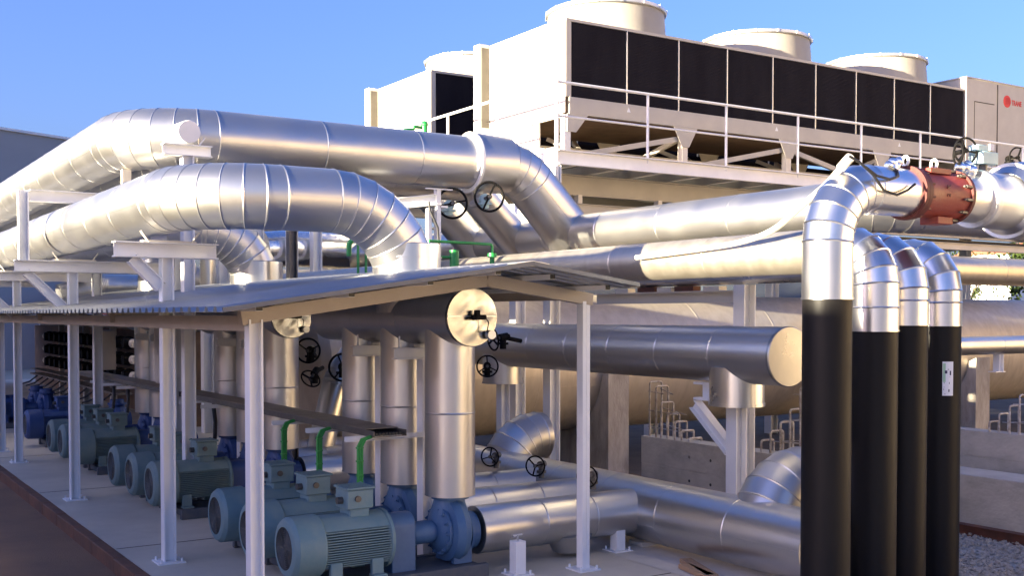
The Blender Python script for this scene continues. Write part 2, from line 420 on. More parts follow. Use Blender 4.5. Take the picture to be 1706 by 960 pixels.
# ------------------------------------------------------------------ pump sets (origin on the slab under the riser)
RXX = 5.5
def make_pump(mm, mp, label, group, y):
    O = V((RXX, y, 0)); t = thing('pump_set', label, 'pump', tuple(O), group)
    zc = .44
    # base
    mb = MB(); mb.bb(O.x - 1.42, O.x + .2, y - .30, y + .30, .03, .11)
    mb.bb(O.x - 1.45, O.x + .24, y - .36, y - .29, .0, .13); mb.bb(O.x - 1.45, O.x + .24, y + .29, y + .36, 0, .13)
    mb.out('base_frame', 'plinth', t, bevel=.006)
    # motor
    x0, x1 = O.x - 1.48, O.x - .76; rm = .275
    mb = MB(); c0 = V((x0, y, zc)); mb.lathe([(0, .0), (0, .20), (x1 - x0, .20), (x1 - x0, 0)], c0, EX, 36)
    for i in range(15):                                   # cooling ribs: horizontal plates on both flanks
        z = -.19 + i * .0235; w = math.sqrt(max(0, rm * rm - z * z))
        if abs(z) > .2: continue
        mb.bb(x0 + .03, x1 - .03, y - w, y - .12, zc + z - .005, zc + z + .005); mb.bb(x0 + .03, x1 - .03, y + .12, y + w, zc + z - .005, zc + z + .005)
    arc = [R(34 + i * 112 / 14) for i in range(15)]
    pr = [(math.sin(a_) * rm, math.cos(a_) * rm) for a_ in arc] + [(math.sin(a_) * .2, math.cos(a_) * .2) for a_ in arc[::-1]]
    mb.prism(pr, V((x0 + .03, y, zc)), V((x1 - .03, y, zc)), UP)
    mb.lathe([(0, 0), (0, .25), (.02, .285), (.05, .285), (.07, .23), (.10, .12), (.10, 0)], V((x1 - .04, y, zc)), EX, 36)
    body = mb.out('motor', mm, t, sharp=24)
    for sx in (x0 + .14, x1 - .16):
        for sy in (-1, 1): mb = MB(); mb.bb(sx - .07, sx + .07, y + sy * .25 - .06, y + sy * .25 + .06, .13, .155); mb.bb(sx - .06, sx + .06, y + sy * .215 - .03, y + sy * .215 + .02, .15, .30); mb.out('foot', mm, body, bevel=.006)
    mb = MB(); mb.lathe([(0, .20), (.0, .235), (.012, .262), (.05, .29), (.30, .295), (.315, .285), (.315, .22)], V((x0 - .28, y, zc)), EX, 40)
    fc = mb.out('fan_cover', mm, t)
    mb = MB(); mb.lathe([(0, 0), (0, .222)], V((x0 - .255, y, zc)), EX, 32)
    mb.out('fan_inside', 'rubber', fc)
    mb = MB()
    for rr in [.03 + .017 * i for i in range(12)]: mb.ring(V((x0 - .27, y, zc)), EX, rr, .0042, 40, 6)
    for i in range(4):
        a_ = i * math.pi / 4; e = V((0, math.cos(a_), math.sin(a_))); mb.beam(V((x0 - .268, y, zc)) - e * .22, V((x0 - .268, y, zc)) + e * .22, .01, .008, EX)
    mb.out('fan_grille', 'grille', fc)
    mb = MB(); xb = O.x - 1.05
    mb.bb(xb - .10, xb + .10, y - .12, y + .12, zc + .24, zc + .34)
    mb.bb(xb - .135, xb + .135, y - .14, y + .14, zc + .32, zc + .505)
    tb = mb.out('terminal_box', mm, t, bevel=.012)
    mb = MB(); mb.bb(xb - .15, xb + .15, y - .155, y + .155, zc + .508, zc + .528)
    for a_ in (-1, 1):
        for b_ in (-1, 1): mb.cyl((xb + a_ * .125, y + b_ * .13, zc + .528), (xb + a_ * .125, y + b_ * .13, zc + .537), .012, 8)
    mb.out('lid', mm, tb, bevel=.004)
    MB().cyl((xb - .03, y - .141, zc + .42), (xb - .03, y - .16, zc + .42), .03, 14).out('cable_gland', 'darksteel', tb)
    MB().cyl((xb - .136, y - .02, zc + .40), (xb - .19, y - .02, zc + .40), .034, 14).out('cable_gland', 'darksteel', tb)
    # coupling guard
    mb = MB(); w = .155; pr = [(-.40, -w), (.08, -w)] + [(.08 + .13 * math.sin(a_), -w * math.cos(a_) ) for a_ in [R(i * 18) for i in range(1, 10)]] + [(.08, w), (-.40, w)]
    mb.prism(pr, V((O.x - .73, y, zc + .02)), V((O.x - .47, y, zc + .02)), UP); mb.out('coupling_guard', mp, t, bevel=.01)
    # bearing housing, pump casing with bolted cover, discharge neck, suction flange
    mb = MB(); mb.lathe([(0, 0), (0, .10), (.05, .115), (.24, .115), (.24, .10), (.30, .10), (.30, 0)], V((O.x - .47, y, zc)), EX, 30)
    mb.out('bearing_housing', mp, t)
    mb = MB(); mb.lathe([(0, 0), (0, .09), (.02, .17), (.05, .20), (.06, .245), (.09, .245), (.09, .20), (.12, .31), (.20, .335), (.27, .31), (.33, .22), (.36, .17), (.36, 0)], V((O.x - .20, y, zc)), EX, 44)
    mb.lathe([(0, .0), (.0, .22), (.08, .20), (.18, .165), (.30, .14), (.34, .14)], V((O.x, y + .02, zc + .08)), UP, 30)
    mb.lathe([(.0, .0), (0, .19), (.035, .19), (.035, 0)], V((O.x, y, .755)), UP, 30)
    for a_ in (-1, 1): mb.bb(O.x - .06, O.x + .14, y + a_ * .16 - .03, y + a_ * .16 + .03, .12, .34)
    cas = mb.out('pump_casing', mp, t, sharp=34)
    mb = MB()
    for i in range(14):
        a_ = i * math.tau / 14; c = V((O.x - .155, y + .222 * math.cos(a_), zc + .222 * math.sin(a_))); mb.cyl(c, c + EX * .075, .021, 6); mb.cyl(c - EX * .02, c + EX * .09, .010, 8)
    mb.out('cover_bolt', mp, cas)
    mb = MB(); mb.lathe([(0, 0), (0, .235), (.03, .235), (.03, .19), (.12, .19)], V((O.x + .13, y, zc - .03)), EX, 32); mb.out('suction_flange', mp, cas)
    return t

PITCH_G, Y1 = 4.65, 9.65
GR = 'pump sets in a row under the shelter'
pA = make_pump('motor', 'pump', 'grey green motor with bright blue pump under the front riser, nearest of the front bank', GR, Y1)
dup(pA, (RXX, Y1 + 1.0, 0), 'middle pump set of the front bank, its fan cover half behind the front corner post', GR)
dup(pA, (RXX, Y1 + 2.0, 0), 'rearmost pump set of the front bank, left of the front corner post', GR)
pB = make_pump('motor_old', 'motor_blue', 'dusty ribbed motor standing behind the second post with its side ribs in view', GR, Y1 + PITCH_G)
dup(pB, (RXX, Y1 + PITCH_G + 1, 0), 'middle dusty pump set of the second bank, seen left of the second post', GR)
dup(pB, (RXX, Y1 + PITCH_G + 2, 0), 'rear dusty pump set of the second bank with pale fan cover', GR)
dup(pB, (RXX, Y1 + 2 * PITCH_G, 0), 'front pump set of the third bank, largest motor between the second and third posts', GR)
dup(pB, (RXX, Y1 + 2 * PITCH_G + 1, 0), 'middle pump set of the third bank between the second and third posts', GR)
dup(pB, (RXX, Y1 + 2 * PITCH_G + 2, 0), 'rear pump set of the third bank, just right of the third post', GR)
pC = make_pump('motor_blue', 'motor_blue', 'deep blue motor on its base standing just left of the third post', GR, Y1 + 3 * PITCH_G - .2)
dup(pC, (RXX - .6, Y1 + 3 * PITCH_G + 4.1, 0), 'dark blue pump set farthest back, between the fourth and third posts', GR)
dup(pC, (RXX - .6, Y1 + 3 * PITCH_G + 5.3, 0), 'dark blue pump set farthest back, partly hidden by the fourth post', GR)

# ------------------------------------------------------------------ discharge headers with risers
def make_header(label, y, n=3):
    O = (RXX, y - .42, 0); t = thing('discharge_header', label, 'pipe', O, 'discharge headers over the pump banks')
    zc, r = 2.575, .28
    mb = MB(); mb.sweep([(RXX, y - .42, zc), (RXX, y + 2.9, zc)], r, 48, .004, .008, 1.1); body = mb.out('drum', 'alu', t)
    mb = MB(); mb.lathe([(.0, 0)] + [(0, r * k / 14) for k in range(1, 15)] + [(.02, r + .008), (.035, r + .008)], (RXX, y - .444, zc), EY, 48)
    for v in mb.bm.verts:
        dx, dz = v.co.x - RXX, v.co.z - zc; q = math.hypot(dx, dz) / r
        if q < .99 and v.co.y < y - .43: v.co.y += .0022 * (1 - q ** 4) * (math.sin(dx * 17 + 1.3 * math.sin(dz * 11)) + math.sin(dz * 21 + dx * 6 + 2) + .6 * math.sin((dx - dz) * 33))
    mb.out('end_plate', 'alu_dent', body, sharp=60)
    mb = MB(); mb.beam((RXX - r * .98, y - .447, zc + .01), (RXX + r * .98, y - .447, zc + .01), .012, .01, EY); mb.out('seam_strip', 'alu', body)
    mb = MB(); mb.cyl((RXX, y - .445, zc), (RXX, y - .56, zc), .022, 12); mb.cyl((RXX - .05, y - .52, zc), (RXX + .10, y - .52, zc), .025, 12); mb.bb(RXX - .01, RXX + .03, y - .54, y - .49, zc + .02, zc + .07)
    mb.out('drain_cock', 'iron', t)
    mb = MB(); cs = [V((RXX + .1, y - .52, zc)), V((RXX + .13, y - .53, zc - .05)), V((RXX + .12, y - .52, zc - .14)), V((RXX + .17, y - .5, zc - .2))]
    mb.sweep(cs, .006, 8); mb.out('capillary', 'rubber', t)
    mb = MB(); mb.cyl((RXX + .17, y - .47, zc - .17), (RXX + .17, y - .53, zc - .17), .045, 20); mb.out('gauge', 'galv', t)
    for i in range(n):
        yy = y + i
        mb = MB(); mb.sweep([(RXX, yy, .795), (RXX, yy, 1.62), (RXX, yy, 2.5)], .252, 48, .004, .010); mb.lathe([(0, .0), (0, .256), (.02, .256), (.02, .25)], (RXX, yy, .79), UP, 48)
        mb.out('riser', 'alu', t)
    return t
h1 = make_header('insulated metal drum with crumpled end plate under the gable, on the front three risers', Y1)
dup(h1, (RXX, Y1 - .42 + PITCH_G, 0), 'second insulated drum with three risers, its end plate right of the front corner post')
dup(h1, (RXX, Y1 - .42 + 2 * PITCH_G, 0), 'third insulated drum with three risers, seen between the second post and front corner post')
# header support posts
for gi in range(3):
    for j in range(2):
        y = Y1 + gi * PITCH_G + .52 + j
        lab = [['white post with short cross beam carrying the front drum, left of the front riser', 'white post carrying the front drum between its two rear risers'],
               ['white post with cross beam carrying the second drum, behind its front riser', 'white post carrying the second drum between its rear risers'],
               ['white post carrying the third drum behind its front riser', 'white post carrying the third drum between its rear risers']][gi][j]
        t = thing('drum_support', lab, 'support', (RXX, y, 0), 'posts carrying the drums')
        mb = MB(); hpost(mb, RXX, y, .014, 2.14, .13); mb.out('post', 'white', t)
        mb = MB(); mb.ibeam((RXX - .36, y, 2.2), (RXX + .36, y, 2.2), .12, .12, .012, .009); mb.out('cross_beam', 'white', t)
        mb = MB(); plate(mb, RXX, y, 0, .24); mb.out('base_plate', 'white', t)
        mb = MB()
        for sx in (-1, 1): mb.cyl((RXX + sx * .30, y, 2.26), (RXX + sx * .30, y, 2.38), .012, 8)
        mb.bb(RXX - .16, RXX + .16, y - .05, y + .05, 2.262, 2.30); mb.out('saddle', 'galv', t)

# ------------------------------------------------------------------ cable trays and cables
t = thing('cable_tray', 'long flat covered cable tray running between the motors and the risers', 'cable tray', (4.9, 10.2, 1.38))
mb = MB(); mb.bb(4.74, 5.10, 10.0, 23.5, 1.455, 1.462); mb.out('cover', 'trayplate', t)
mb = MB(); mb.bb(4.74, 4.748, 9.82, 23.5, 1.39, 1.452); mb.bb(5.092, 5.10, 9.82, 23.5, 1.39, 1.452)
y = 9.82
while y < 23.5: mb.bb(4.75, 5.09, y, y + .02, 1.39, 1.396); y += .12
mb.out('tray_side', 'darksteel', t)
mb = MB()
for k in range(9): mb.cyl((4.78 + k * .037, 9.84, 1.415), (4.78 + k * .037, 23.4, 1.415), .015, 8)
mb.out('cables', 'rubber', t)
for gi in range(3):
    for j in range(3):
        y = Y1 + gi * PITCH_G + j + .45
        if y < 10: continue
        mb = MB(); mb.prism([(0, 0), (.05, 0), (.05, .006), (.006, .006), (.006, .05), (0, .05)], (4.55, y, 1.335), (5.45, y, 1.335), UP); mb.out('bracket', 'white', t)
gcab = 'cables dropping from the tray to the motors'
for i in range(9):
    y = Y1 + (i // 3) * PITCH_G + i % 3; gm = 'greenwire' if i < 3 else 'rubber'; xb = RXX - 1.05
    ylab = ['nearest green cable bundle, dropping from the tray end to the front motor', 'green cable bundle dropping to the middle motor of the front bank', 'green cable bundle beside the front corner post, dropping to the rear front bank motor',
            'black cable dropping to the ribbed motor behind the second post', 'black cable dropping to the middle motor of the second bank', 'black cable dropping to the rear motor of the second bank',
            'black cable dropping to the front motor of the third bank', 'black cable dropping to the middle motor of the third bank', 'black cable dropping to the rear motor of the third bank'][i]
    mb = MB()
    for q in range(3 if i < 3 else 1):
        o_ = (q - 1) * .022 if i < 3 else 0; rr = .013 if i < 3 else .028
        ty = max(y + .35, 10.25) if i >= 3 else y + .36
        pts = [V((4.75 + o_, y + .23, 1.40)), V((4.65 + o_, y + .22, 1.375)), V((4.61 + o_, y + .215, 1.31)), V((4.605 + o_, y + .205, .97)), V((4.60 + o_, y + .19, .91)), V((4.56 + o_, y + .14, .88))]
        if i >= 3: pts = [V((4.80, ty + .25, 1.42)), V((4.76, ty + .2, 1.36)), V((4.72, ty, 1.15)), V((4.68, y + .25, .95)), V((4.62, y + .17, .88)), V((4.55, y + .14, .86))]
        mb.sweep(pts, rr, 8)
    if i < 3:
        for z in (1.02, 1.16, 1.29): mb.cyl((4.605, y + .21, z), (4.605, y + .21, z + .012), .040, 12)
    o = mb.out('cable_drop', gm); tag(o, ylab, 'cable', gcab)
# electrical cabinets hanging between the posts
for x, y, z0, z1, w, lab in ((4.95, 22.0, 1.55, 2.3, .5, 'grey green wall cabinet hanging above the cable tray left of the riser bank'), (5.0, 17.8, 1.5, 2.5, .55, 'tall dark cabinet on the tray just right of the second post')):
    t = thing('switch_cabinet', lab, 'cabinet', (x, y, z0))
    MB().bb(x - .15, x + .15, y - w / 2, y + w / 2, z0, z1).out('case', 'beige', t, bevel=.01)
    MB().bb(x - .175, x - .153, y - w / 2 + .02, y + w / 2 - .02, z0 + .02, z1 - .02).out('door', 'beige', t, bevel=.006)
    MB().bb(x - .19, x - .176, y - w / 2 + .06, y - w / 2 + .09, (z0 + z1) / 2 - .06, (z0 + z1) / 2 + .06).out('handle', 'iron', t)

# ------------------------------------------------------------------ suction pipes and the big manifold on the slab
def suction(label, y):
    t = thing('suction_pipe', label, 'pipe', (6.8, y, .16), 'suction pipes behind the front pumps')
    mb = MB(); mb.sweep(route([(RXX + .26, y, .40), (7.72, y, .40), (7.98, y, .40)], 0.01, 1) if False else [(RXX + .28, y, .40), (6.55, y, .40), (7.2, y, .40), (7.9, y, .40)], .245, 44, .005, .009, caps=True)
    mb.out('pipe', 'alu', t)
    mb = MB(); mb.cyl((6.95, y - .02, .06), (6.95, y - .02, .24), .17, 28, .26); mb.lathe([(0, 0), (.02, .12), (.05, .17), (.05, 0)], (6.95, y - .02, .015), UP, 28); mb.out('strainer_bowl', 'alu', t)
    return t
sp = suction('foremost horizontal suction pipe running from the front blue pump to the manifold', Y1)
dup(sp, (6.8, Y1 + 1, .16), 'middle suction pipe with the pressure gauge, behind the foremost one')
dup(sp, (6.8, Y1 + 2, .16), 'rearmost suction pipe of the front bank')
for j, lab in enumerate(('foremost suction pipe of the second bank, seen low behind the front corner post', 'middle suction pipe of the second bank', 'rearmost suction pipe of the second bank')):
    dup(sp, (6.8, Y1 + PITCH_G + j, .16), lab)
for j, lab in enumerate(('rightmost small black handwheel valve over the suction pipes, behind the right shelter post', 'middle small black handwheel valve over the suction pipes', 'leftmost small black handwheel valve over the suction pipes')):
    y = Y1 + j
    valve_gear(lab, V((7.18, y - .05, .84)), V((.72, .5, -.02)), .115, 'darksteel', 3, .20, twist=.3 + j)
# gauge
t = thing('pressure_gauge', 'round steel pressure gauge on a short stem on the middle suction pipe', 'gauge', (6.1, Y1 + 1 - .05, .64))
mb = MB(); c = V((6.1, Y1 + 1 - .05, .98)); mb.cyl(c - V((.5, -.8, 0)).normalized() * -.0, c + V((-.35, -.8, 0)).normalized() * .05, .065, 24); g_ = mb.out('dial', 'darksteel', t)
mb = MB(); mb.ring(c + V((-.35, -.8, 0)).normalized() * .05, V((-.35, -.8, 0)), .06, .008, 28, 8); mb.out('bezel', 'galv', g_)
MB().cyl((6.1, Y1 + .96, .64), (6.1, Y1 + .96, .93), .012, 10).out('stem', 'darksteel', t)
MB().cyl((6.1, Y1 + .96, .74), (6.1, Y1 + .96, .80), .03, 12).out('cock', 'darksteel', t)
for x, y, lab in ((6.02, Y1 - .45, 'small white stub post in front of the front suction pipe'), (7.55, Y1 - .12, 'small white stub post on a plate right of the shelter post')):
    t = thing('pipe_stand', lab, 'support', (x, y, 0), 'small stands under the suction pipes')
    h = .30 if x > 7 else .34
    mb = MB(); mb.bb(x - .06, x + .06, y - .06, y + .06, .014, h); mb.out('post', 'white', t, bevel=.004)
    mb = MB(); plate(mb, x, y, 0, .24); mb.out('base_plate', 'white', t)
    mb = MB(); mb.cyl((x, y, h), (x, y, h + .06), .012, 8); mb.cyl((x - .06, y, h + .05), (x + .06, y + .02, h + .05), .014, 8); mb.out('bolt', 'galv', t)
MX = 8.08
t = thing('suction_manifold', 'thick insulated manifold pipe lying along the slab edge with two tall elbows on it', 'pipe', (MX, 9, .03))
mb = MB(); mb.sweep([(MX, 7.08, .39), (MX, 21.5, .39)], .35, 52, .004, .010, .97); mb.out('pipe', 'alu', t)
for y in (12.9, 8.0):
    B_ = V((MX + .37, y, .88)); k_ = V((.5, 0, .866))
    mb = MB(); mb.sweep(route([B_ - k_ * .62, B_, B_ + EX * .38], .52, 4), .342, 52, .006, .010); mb.out('elbow', 'alu', t)
for y in (7.5, 9.6, 11.7, 14, 16.5, 19): MB().bb(MX - .22, MX + .22, y - .12, y + .12, .008, .055).out('sleeper', 'concrete', t)
for x, y, rz, lab in ((7.63, 8.32, 1.2, 'upper weathered plank lying under the manifold pipe'), (7.50, 8.12, 1.35, 'lower weathered plank with rusty end beside the manifold pipe')):
    mb = MB(); mb.box((x, y, .03), (.75, .13, .045), Matrix.Rotation(rz, 3, 'Z')); o = mb.out('timber_plank', 'wood', bevel=.005); tag(o, lab, 'plank', 'planks on the slab')

# ------------------------------------------------------------------ pipe support frames on the left row (posts through the eaves)
def support(label, y, bz, x0, x1, brace_x, x=3.25):
    t = thing('pipe_support', label, 'support', (x, y, 0), 'white support posts along the kerb')
    mb = MB(); hpost(mb, x, y, .016, bz, .125); mb.out('post', 'white', t)
    mb = MB(); plate(mb, x, y, 0, .28); mb.out('base_plate', 'white', t)
    mb = MB(); mb.ibeam((x0, y, bz + .08), (x1, y, bz + .08), .16, .16, .014, .010); mb.out('cross_beam', 'white', t)
    mb = MB(); mb.ibeam((brace_x, y, bz - .01), (x - .06, y, bz - .01 - (x - .06 - brace_x) * 1.0), .12, .12, .01, .008, V((0, 0, 1))); mb.out('brace', 'white', t)
    mb = MB()
    for sx in (-1, 1):
        mb.beam((3.28 + sx * .22, y - .05, bz + .16), (3.28 + sx * .30, y - .05, bz + .27), .05, .012, EX)
    mb.bb(3.0, 3.55, y - .06, y + .06, bz + .162, bz + .18); mb.out('pipe_shoe', 'cream', t)
    return t
support('white post with brace and bracket beam, second from the front along the kerb', 11.66, 3.19, 2.72, 3.78, 2.9)
s2 = support('white post with brace, third along the kerb, carrying a tall upright on its beam', 16.32, 3.19, 2.5, 4.5, 2.65)
mb = MB(); hpost(mb, 2.62, 16.32, 3.352, 4.30, .13); mb.out('upright', 'white', s2)
mb = MB(); mb.ibeam((2.70, 16.32, 4.23), (4.7, 16.32, 4.23), .15, .16, .012, .01); mb.out('upper_beam', 'white', s2)
mb = MB(); mb.bb(3.93, 4.05, 16.27, 16.37, 4.312, 4.67); mb.out('shoe', 'cream', s2)
s3 = support('white post with brace, fourth along the kerb at the far left', 20.98, 3.19, 2.45, 4.5, 2.6)
support('farthest white kerb post beyond the shelter roof', 25.6, 3.19, 2.45, 4.5, 2.6)
for (x, y, ) in ((4.75, 16.4), (4.6, 21.0)):
    mb = MB(); hpost(mb, x, y, 0, 3.9, .15); o = mb.out('steel_column', 'white'); tag(o, 'white column rising through the shelter roof behind the %s support post' % ('third' if y < 18 else 'fourth'), 'column', 'columns behind the kerb posts')

# ------------------------------------------------------------------ elevated insulated pipes
ZL1 = 3.77
def pipe_thing(label, pts, r, m='alu', seam=1.15, name='insulated_pipe', bead=.006, n=48, group='insulated metal pipes', loc=None):
    mb = MB(); mb.sweep(pts, r, n, bead, .010, seam)
    c = sum((V(p) for p in pts), V((0, 0, 0))) / len(pts)
    t = thing(name, label, 'pipe', loc or (c.x, c.y, min(V(p).z for p in pts) - r), group)
    mb.out('pipe', m, t)
    return t
def collar(t, x, y, z, r=.365, h=.36):
    mb = MB(); mb.lathe([(0, r), (.0, r + .012), (.02, r + .012), (.02, r), (h * .6, r), (h * .6, r + .01), (h * .64, r + .01), (h * .64, r), (h, r), (h + .01, r - .02), (h + .01, 0)], (x, y, z), UP, 48)
    mb.out('roof_collar', 'alu_bright', t)
yv1 = RXX / tn(678)
l1 = pipe_thing('thick lower pipe in front that bends down through the roof near the gable', route([(3.22, 40, ZL1), (3.22, yv1, ZL1), (RXX, yv1, ZL1), (RXX, yv1, 2.62)], [.85, .88], [8, 8]), .325, 'alu', 1.2)
collar(l1, RXX, yv1, roof_z(RXX) - .05)
yv2 = RXX / tn(428)
l2 = pipe_thing('golden lit pipe bending down through the roof behind the second bracket post', route([(4.05, 40, ZL1), (4.05, yv2, ZL1), (RXX, yv2, ZL1), (RXX, yv2, 2.62)], [.6, .8], [6, 8]), .325, 'alu', 1.2)
collar(l2, RXX, yv2, roof_z(RXX) - .05)
l3 = pipe_thing('farther pipe dropping through the roof just behind the second bracket post', route([(RXX - .1, 40, ZL1), (RXX - .1, 19.9, ZL1), (RXX - .1, 19.9, 2.62)], .7, 8), .31, 'alu', 1.2)
collar(l3, RXX - .1, 19.9, roof_z(RXX) - .05, .34)
# upper pipe
YU, ZU = 15.7, 5.1
u1 = pipe_thing('thickest uppermost pipe crossing the sky and sloping down at its right end', route([(4.0, 46, ZU), (4.0, YU, ZU), (10.25, YU, ZU), (11.55, YU, ZU - 1.3)], [1.05, .95], [7, 4]), .425, 'alu', 1.35)
mb = MB(); mb.lathe([(0, .43), (0, .485), (.05, .49), (.68, .47), (.68, .43)], (9.33, YU, ZU), EX, 52); mb.out('sleeve', 'alu', u1)
mb = MB(); mb.lathe([(0, .43), (0, .50), (.045, .50), (.045, .485)], (9.29, YU, ZU), EX, 52); mb.out('sleeve_band', 'white', u1)
mb = MB(); mb.cyl((4.38, YU - .35, ZU - .06), (4.38, YU - 1.12, ZU - .09), .15, 36); mb.out('support_stub', 'white', u1, bevel=.008)
t = thing('pipe_stand', 'white T shaped stand under the small capped stub of the uppermost pipe', 'support', (4.38, YU - 1.0, 0))
mb = MB(); hpost(mb, 4.38, YU - 1.0, 0, 4.70, .15); mb.out('post', 'white', t)
mb = MB(); mb.ibeam((4.06, YU - 1.0, 4.775), (4.70, YU - 1.0, 4.775), .16, .15, .013, .01); mb.out('cross_beam', 'white', t)
mb = MB()
for sx in (-1, 1): mb.beam((4.38 + sx * .16, YU - 1.0, 4.85), (4.38 + sx * .24, YU - 1.0, 4.96), .05, .012, EX)
mb.out('saddle', 'white', t)
HX, HZ = 11.4, 3.99
for yy, xs, lab, rr in ((17.3, 5.0, 'second uppermost pipe, hidden behind the front one, with a mitred leg down', .33), (18.8, 5.9, 'third uppermost pipe, its mitred leg leftmost on the long pipe', .33)):
    pipe_thing(lab, route([(xs, 46, ZU - .12), (xs, yy, ZU - .12), (10.25, yy, ZU - .12), (11.5, yy, ZU - 1.37)], [.9, .6], [6, 2]), rr, 'alu', 1.35)
for u, v, yy, lab in ((815, 329, 15.15, 'right large black handwheel below the uppermost pipe'), (754, 340, 15.3, 'left large black handwheel below the uppermost pipe')):
    p = at(u, v, Y=yy)
    tv = valve_gear(lab, p, V((.35, 1, 0)), .235, 'bluebox', 2, .34, twist=.45 if u > 800 else 1.35)
    e = p + V((.35, 1, 0)).normalized() * .34
    MB().cyl(e, e + V((.35, 1, 0)).normalized() * .9, .07, 14).out('spindle', 'galv', tv)
# bracket near the wheels
pb = at(728, 320, Y=15.2)
t = thing('pipe_bracket', 'white hanger bracket with twin uprights just left of the two large handwheels', 'support', (pb.x, 15.2, 2.95))
mb = MB(); mb.bb(pb.x - .05, pb.x + .02, 15.1, 15.2, 2.95, 4.56); mb.bb(pb.x - .20, pb.x - .14, 15.1, 15.2, 2.95, 4.25); mb.out('upright', 'white', t)
mb = MB(); mb.ibeam((pb.x - .9, 15.4, 4.28), (pb.x + .03, 15.15, 4.40), .14, .17, .012, .01); mb.out('cross_beam', 'white', t)
mb = MB(); mb.bb(pb.x - .25, pb.x + .22, 15.08, 15.12, 4.545, 4.56); mb.bb(pb.x, pb.x + .14, 15.1, 15.14, 4.27, 4.30); mb.out('strap', 'white', t)
mb = MB(); mb.sweep([(pb.x - .2, 15.09, 4.34), (pb.x - .19, 15.06, 4.2), (pb.x - .06, 15.06, 3.95), (pb.x - .03, 15.07, 3.6), (pb.x - .03, 15.08, 2.95)], .018, 8); mb.out('cable', 'rubber', t)

# long pipes along the rack
zP = 3.24
ZA = 3.745          # axis of the horizontal pipe with the red valve
P = [V((7.72, 6.76, 0)), V((8.68, 7.02, 0)), V((9.39, 7.21, 0)), V((10.28, 7.45, 0))]
h = pipe_thing('long bright pipe under the platform, met by the mitred legs of the upper pipes', route([(HX, 26.2, HZ - .5), (HX, 25.6, HZ), (HX, 9.25, HZ), (15.2, 9.25, HZ)], [.4, .75], [4, 6]), .335, 'alu', 1.5)
mb = MB(); mb.lathe([(0, .30), (.0, .345), (.05, .36), (.30, .36), (.38, .34), (.38, 0)], (14.5, 9.25, HZ), EX, 48); mb.out('end_sleeve', 'alu_old', h)

BL = 'black legged pipes rising at the right'
def leg(p, ztop, r, pts, label, seam, rb=None):
    t = thing('black_legged_pipe', label, 'pipe', (p.x, p.y, YARD), BL)
    MB().cyl((p.x, p.y, YARD), (p.x, p.y, ztop + .03), (rb or r - .006), 56).out('black_pipe', 'black', t)
    mb = MB(); mb.sweep(pts, r, 56, .006, .010, seam); cl = mb.out('cladding', 'alu_bright', t)
    mb = MB(); mb.lathe([(0, r - .004), (0, r + .007), (.016, r + .007), (.016, r - .002)], (p.x, p.y, ztop), UP, 56); mb.out('edge_band', 'alu_bright', cl)
    return t
z1 = at(1378, 500, X=P[0].x).z
t1 = leg(P[0], z1, .2225, route([(P[0].x, P[0].y, z1), (P[0].x, P[0].y, ZA), (8.767, P[0].y, ZA)], .50, 6), 'foremost black pipe with bright metal elbow turning to the red valve', 0)
zz = [at(1460, 553, X=P[1].x).z, at(1522, 543, X=P[2].x).z, at(1574, 544, X=P[3].x).z]
leg(P[1], zz[0], .225, route([(P[1].x, P[1].y, zz[0]), (P[1].x, P[1].y, zz[0] + .23), (P[1].x, P[1].y, zP), (P[1].x, P[1].y + 3, zP)], [.0001, .35], [1, 5])[:-1] + [V((P[1].x, P[1].y + .5, zP))], 'second black pipe, its elbow bending back behind the first', 0)
leg(P[2], zz[1], .221, route([(P[2].x, P[2].y, zz[1]), (P[2].x, P[2].y, zz[1] + .25), (P[2].x, P[2].y, 3.22), (P[2].x, 15, 3.22)], [.0001, .37], [1, 4]), 'third black pipe from the left with a blue mirroring elbow', 0)
leg(P[3], zz[2], .217, route([(P[3].x, P[3].y, zz[2]), (P[3].x, P[3].y, zz[2] + .25), (P[3].x, P[3].y, 3.21), (P[3].x, 15, 3.21)], [.0001, .37], [1, 4]), 'rightmost black pipe carrying a white sticker', 0)
pipe_thing('long streaked sunlit pipe running back from the second black pipe', [(P[1].x, P[1].y + .5, zP), (P[1].x, 26, zP)], .228, 'alu_old', 1.6)
# sticker on the rightmost pipe
r_ = .2135
aC = math.atan2(-P[3].y, -P[3].x) + R(22)
def curved(mb, a0, a1, z0, z1, rad, n=8):
    vs = []
    for i in range(n + 1):
        a_ = a0 + (a1 - a0) * i / n
        vs.append([mb.bm.verts.new((P[3].x + rad * math.cos(a_), P[3].y + rad * math.sin(a_), z)) for z in (z0, z1)])
    for q, w in zip(vs, vs[1:]): mb.face((q[0], w[0], w[1], q[1]))
d4 = P[3].x * math.sin(YAW) + P[3].y * math.cos(YAW)
zc4 = EYE - (630 - 525) / F * d4; hh = 28 / F * d4
t = thing('sticker', 'narrow white information sticker on the rightmost black pipe', 'sticker', (P[3].x, P[3].y, zc4 - hh))
mb = MB(); curved(mb, aC - .27, aC + .27, zc4 - hh, zc4 + hh, r_); mb.out('paper', 'sticker', t)
mb = MB()
for a_, w, v0, v1 in ((-.16, .2, .30, .48), (.08, .12, .2, .46), (-.02, .09, .52, .56), (-.20, .05, -.28, -.22), (.05, .05, -.32, -.2), (.02, .1, -.78, -.62), (-.22, .05, -.66, -.6), (-.16, .06, -.92, -.88), (.08, .04, .08, .12), (-.2, .04, -.52, -.48)):
    curved(mb, aC + a_, aC + a_ + w * .6, zc4 + hh * v0, zc4 + hh * v1, r_ + .0015, 3)
mb.out('print', 'ink', t)
mb = MB(); curved(mb, aC - .25, aC - .12, zc4 - hh * .2, zc4 + hh * .9, r_ + .001, 3); mb.out('green_strip', 'inkgreen', t)

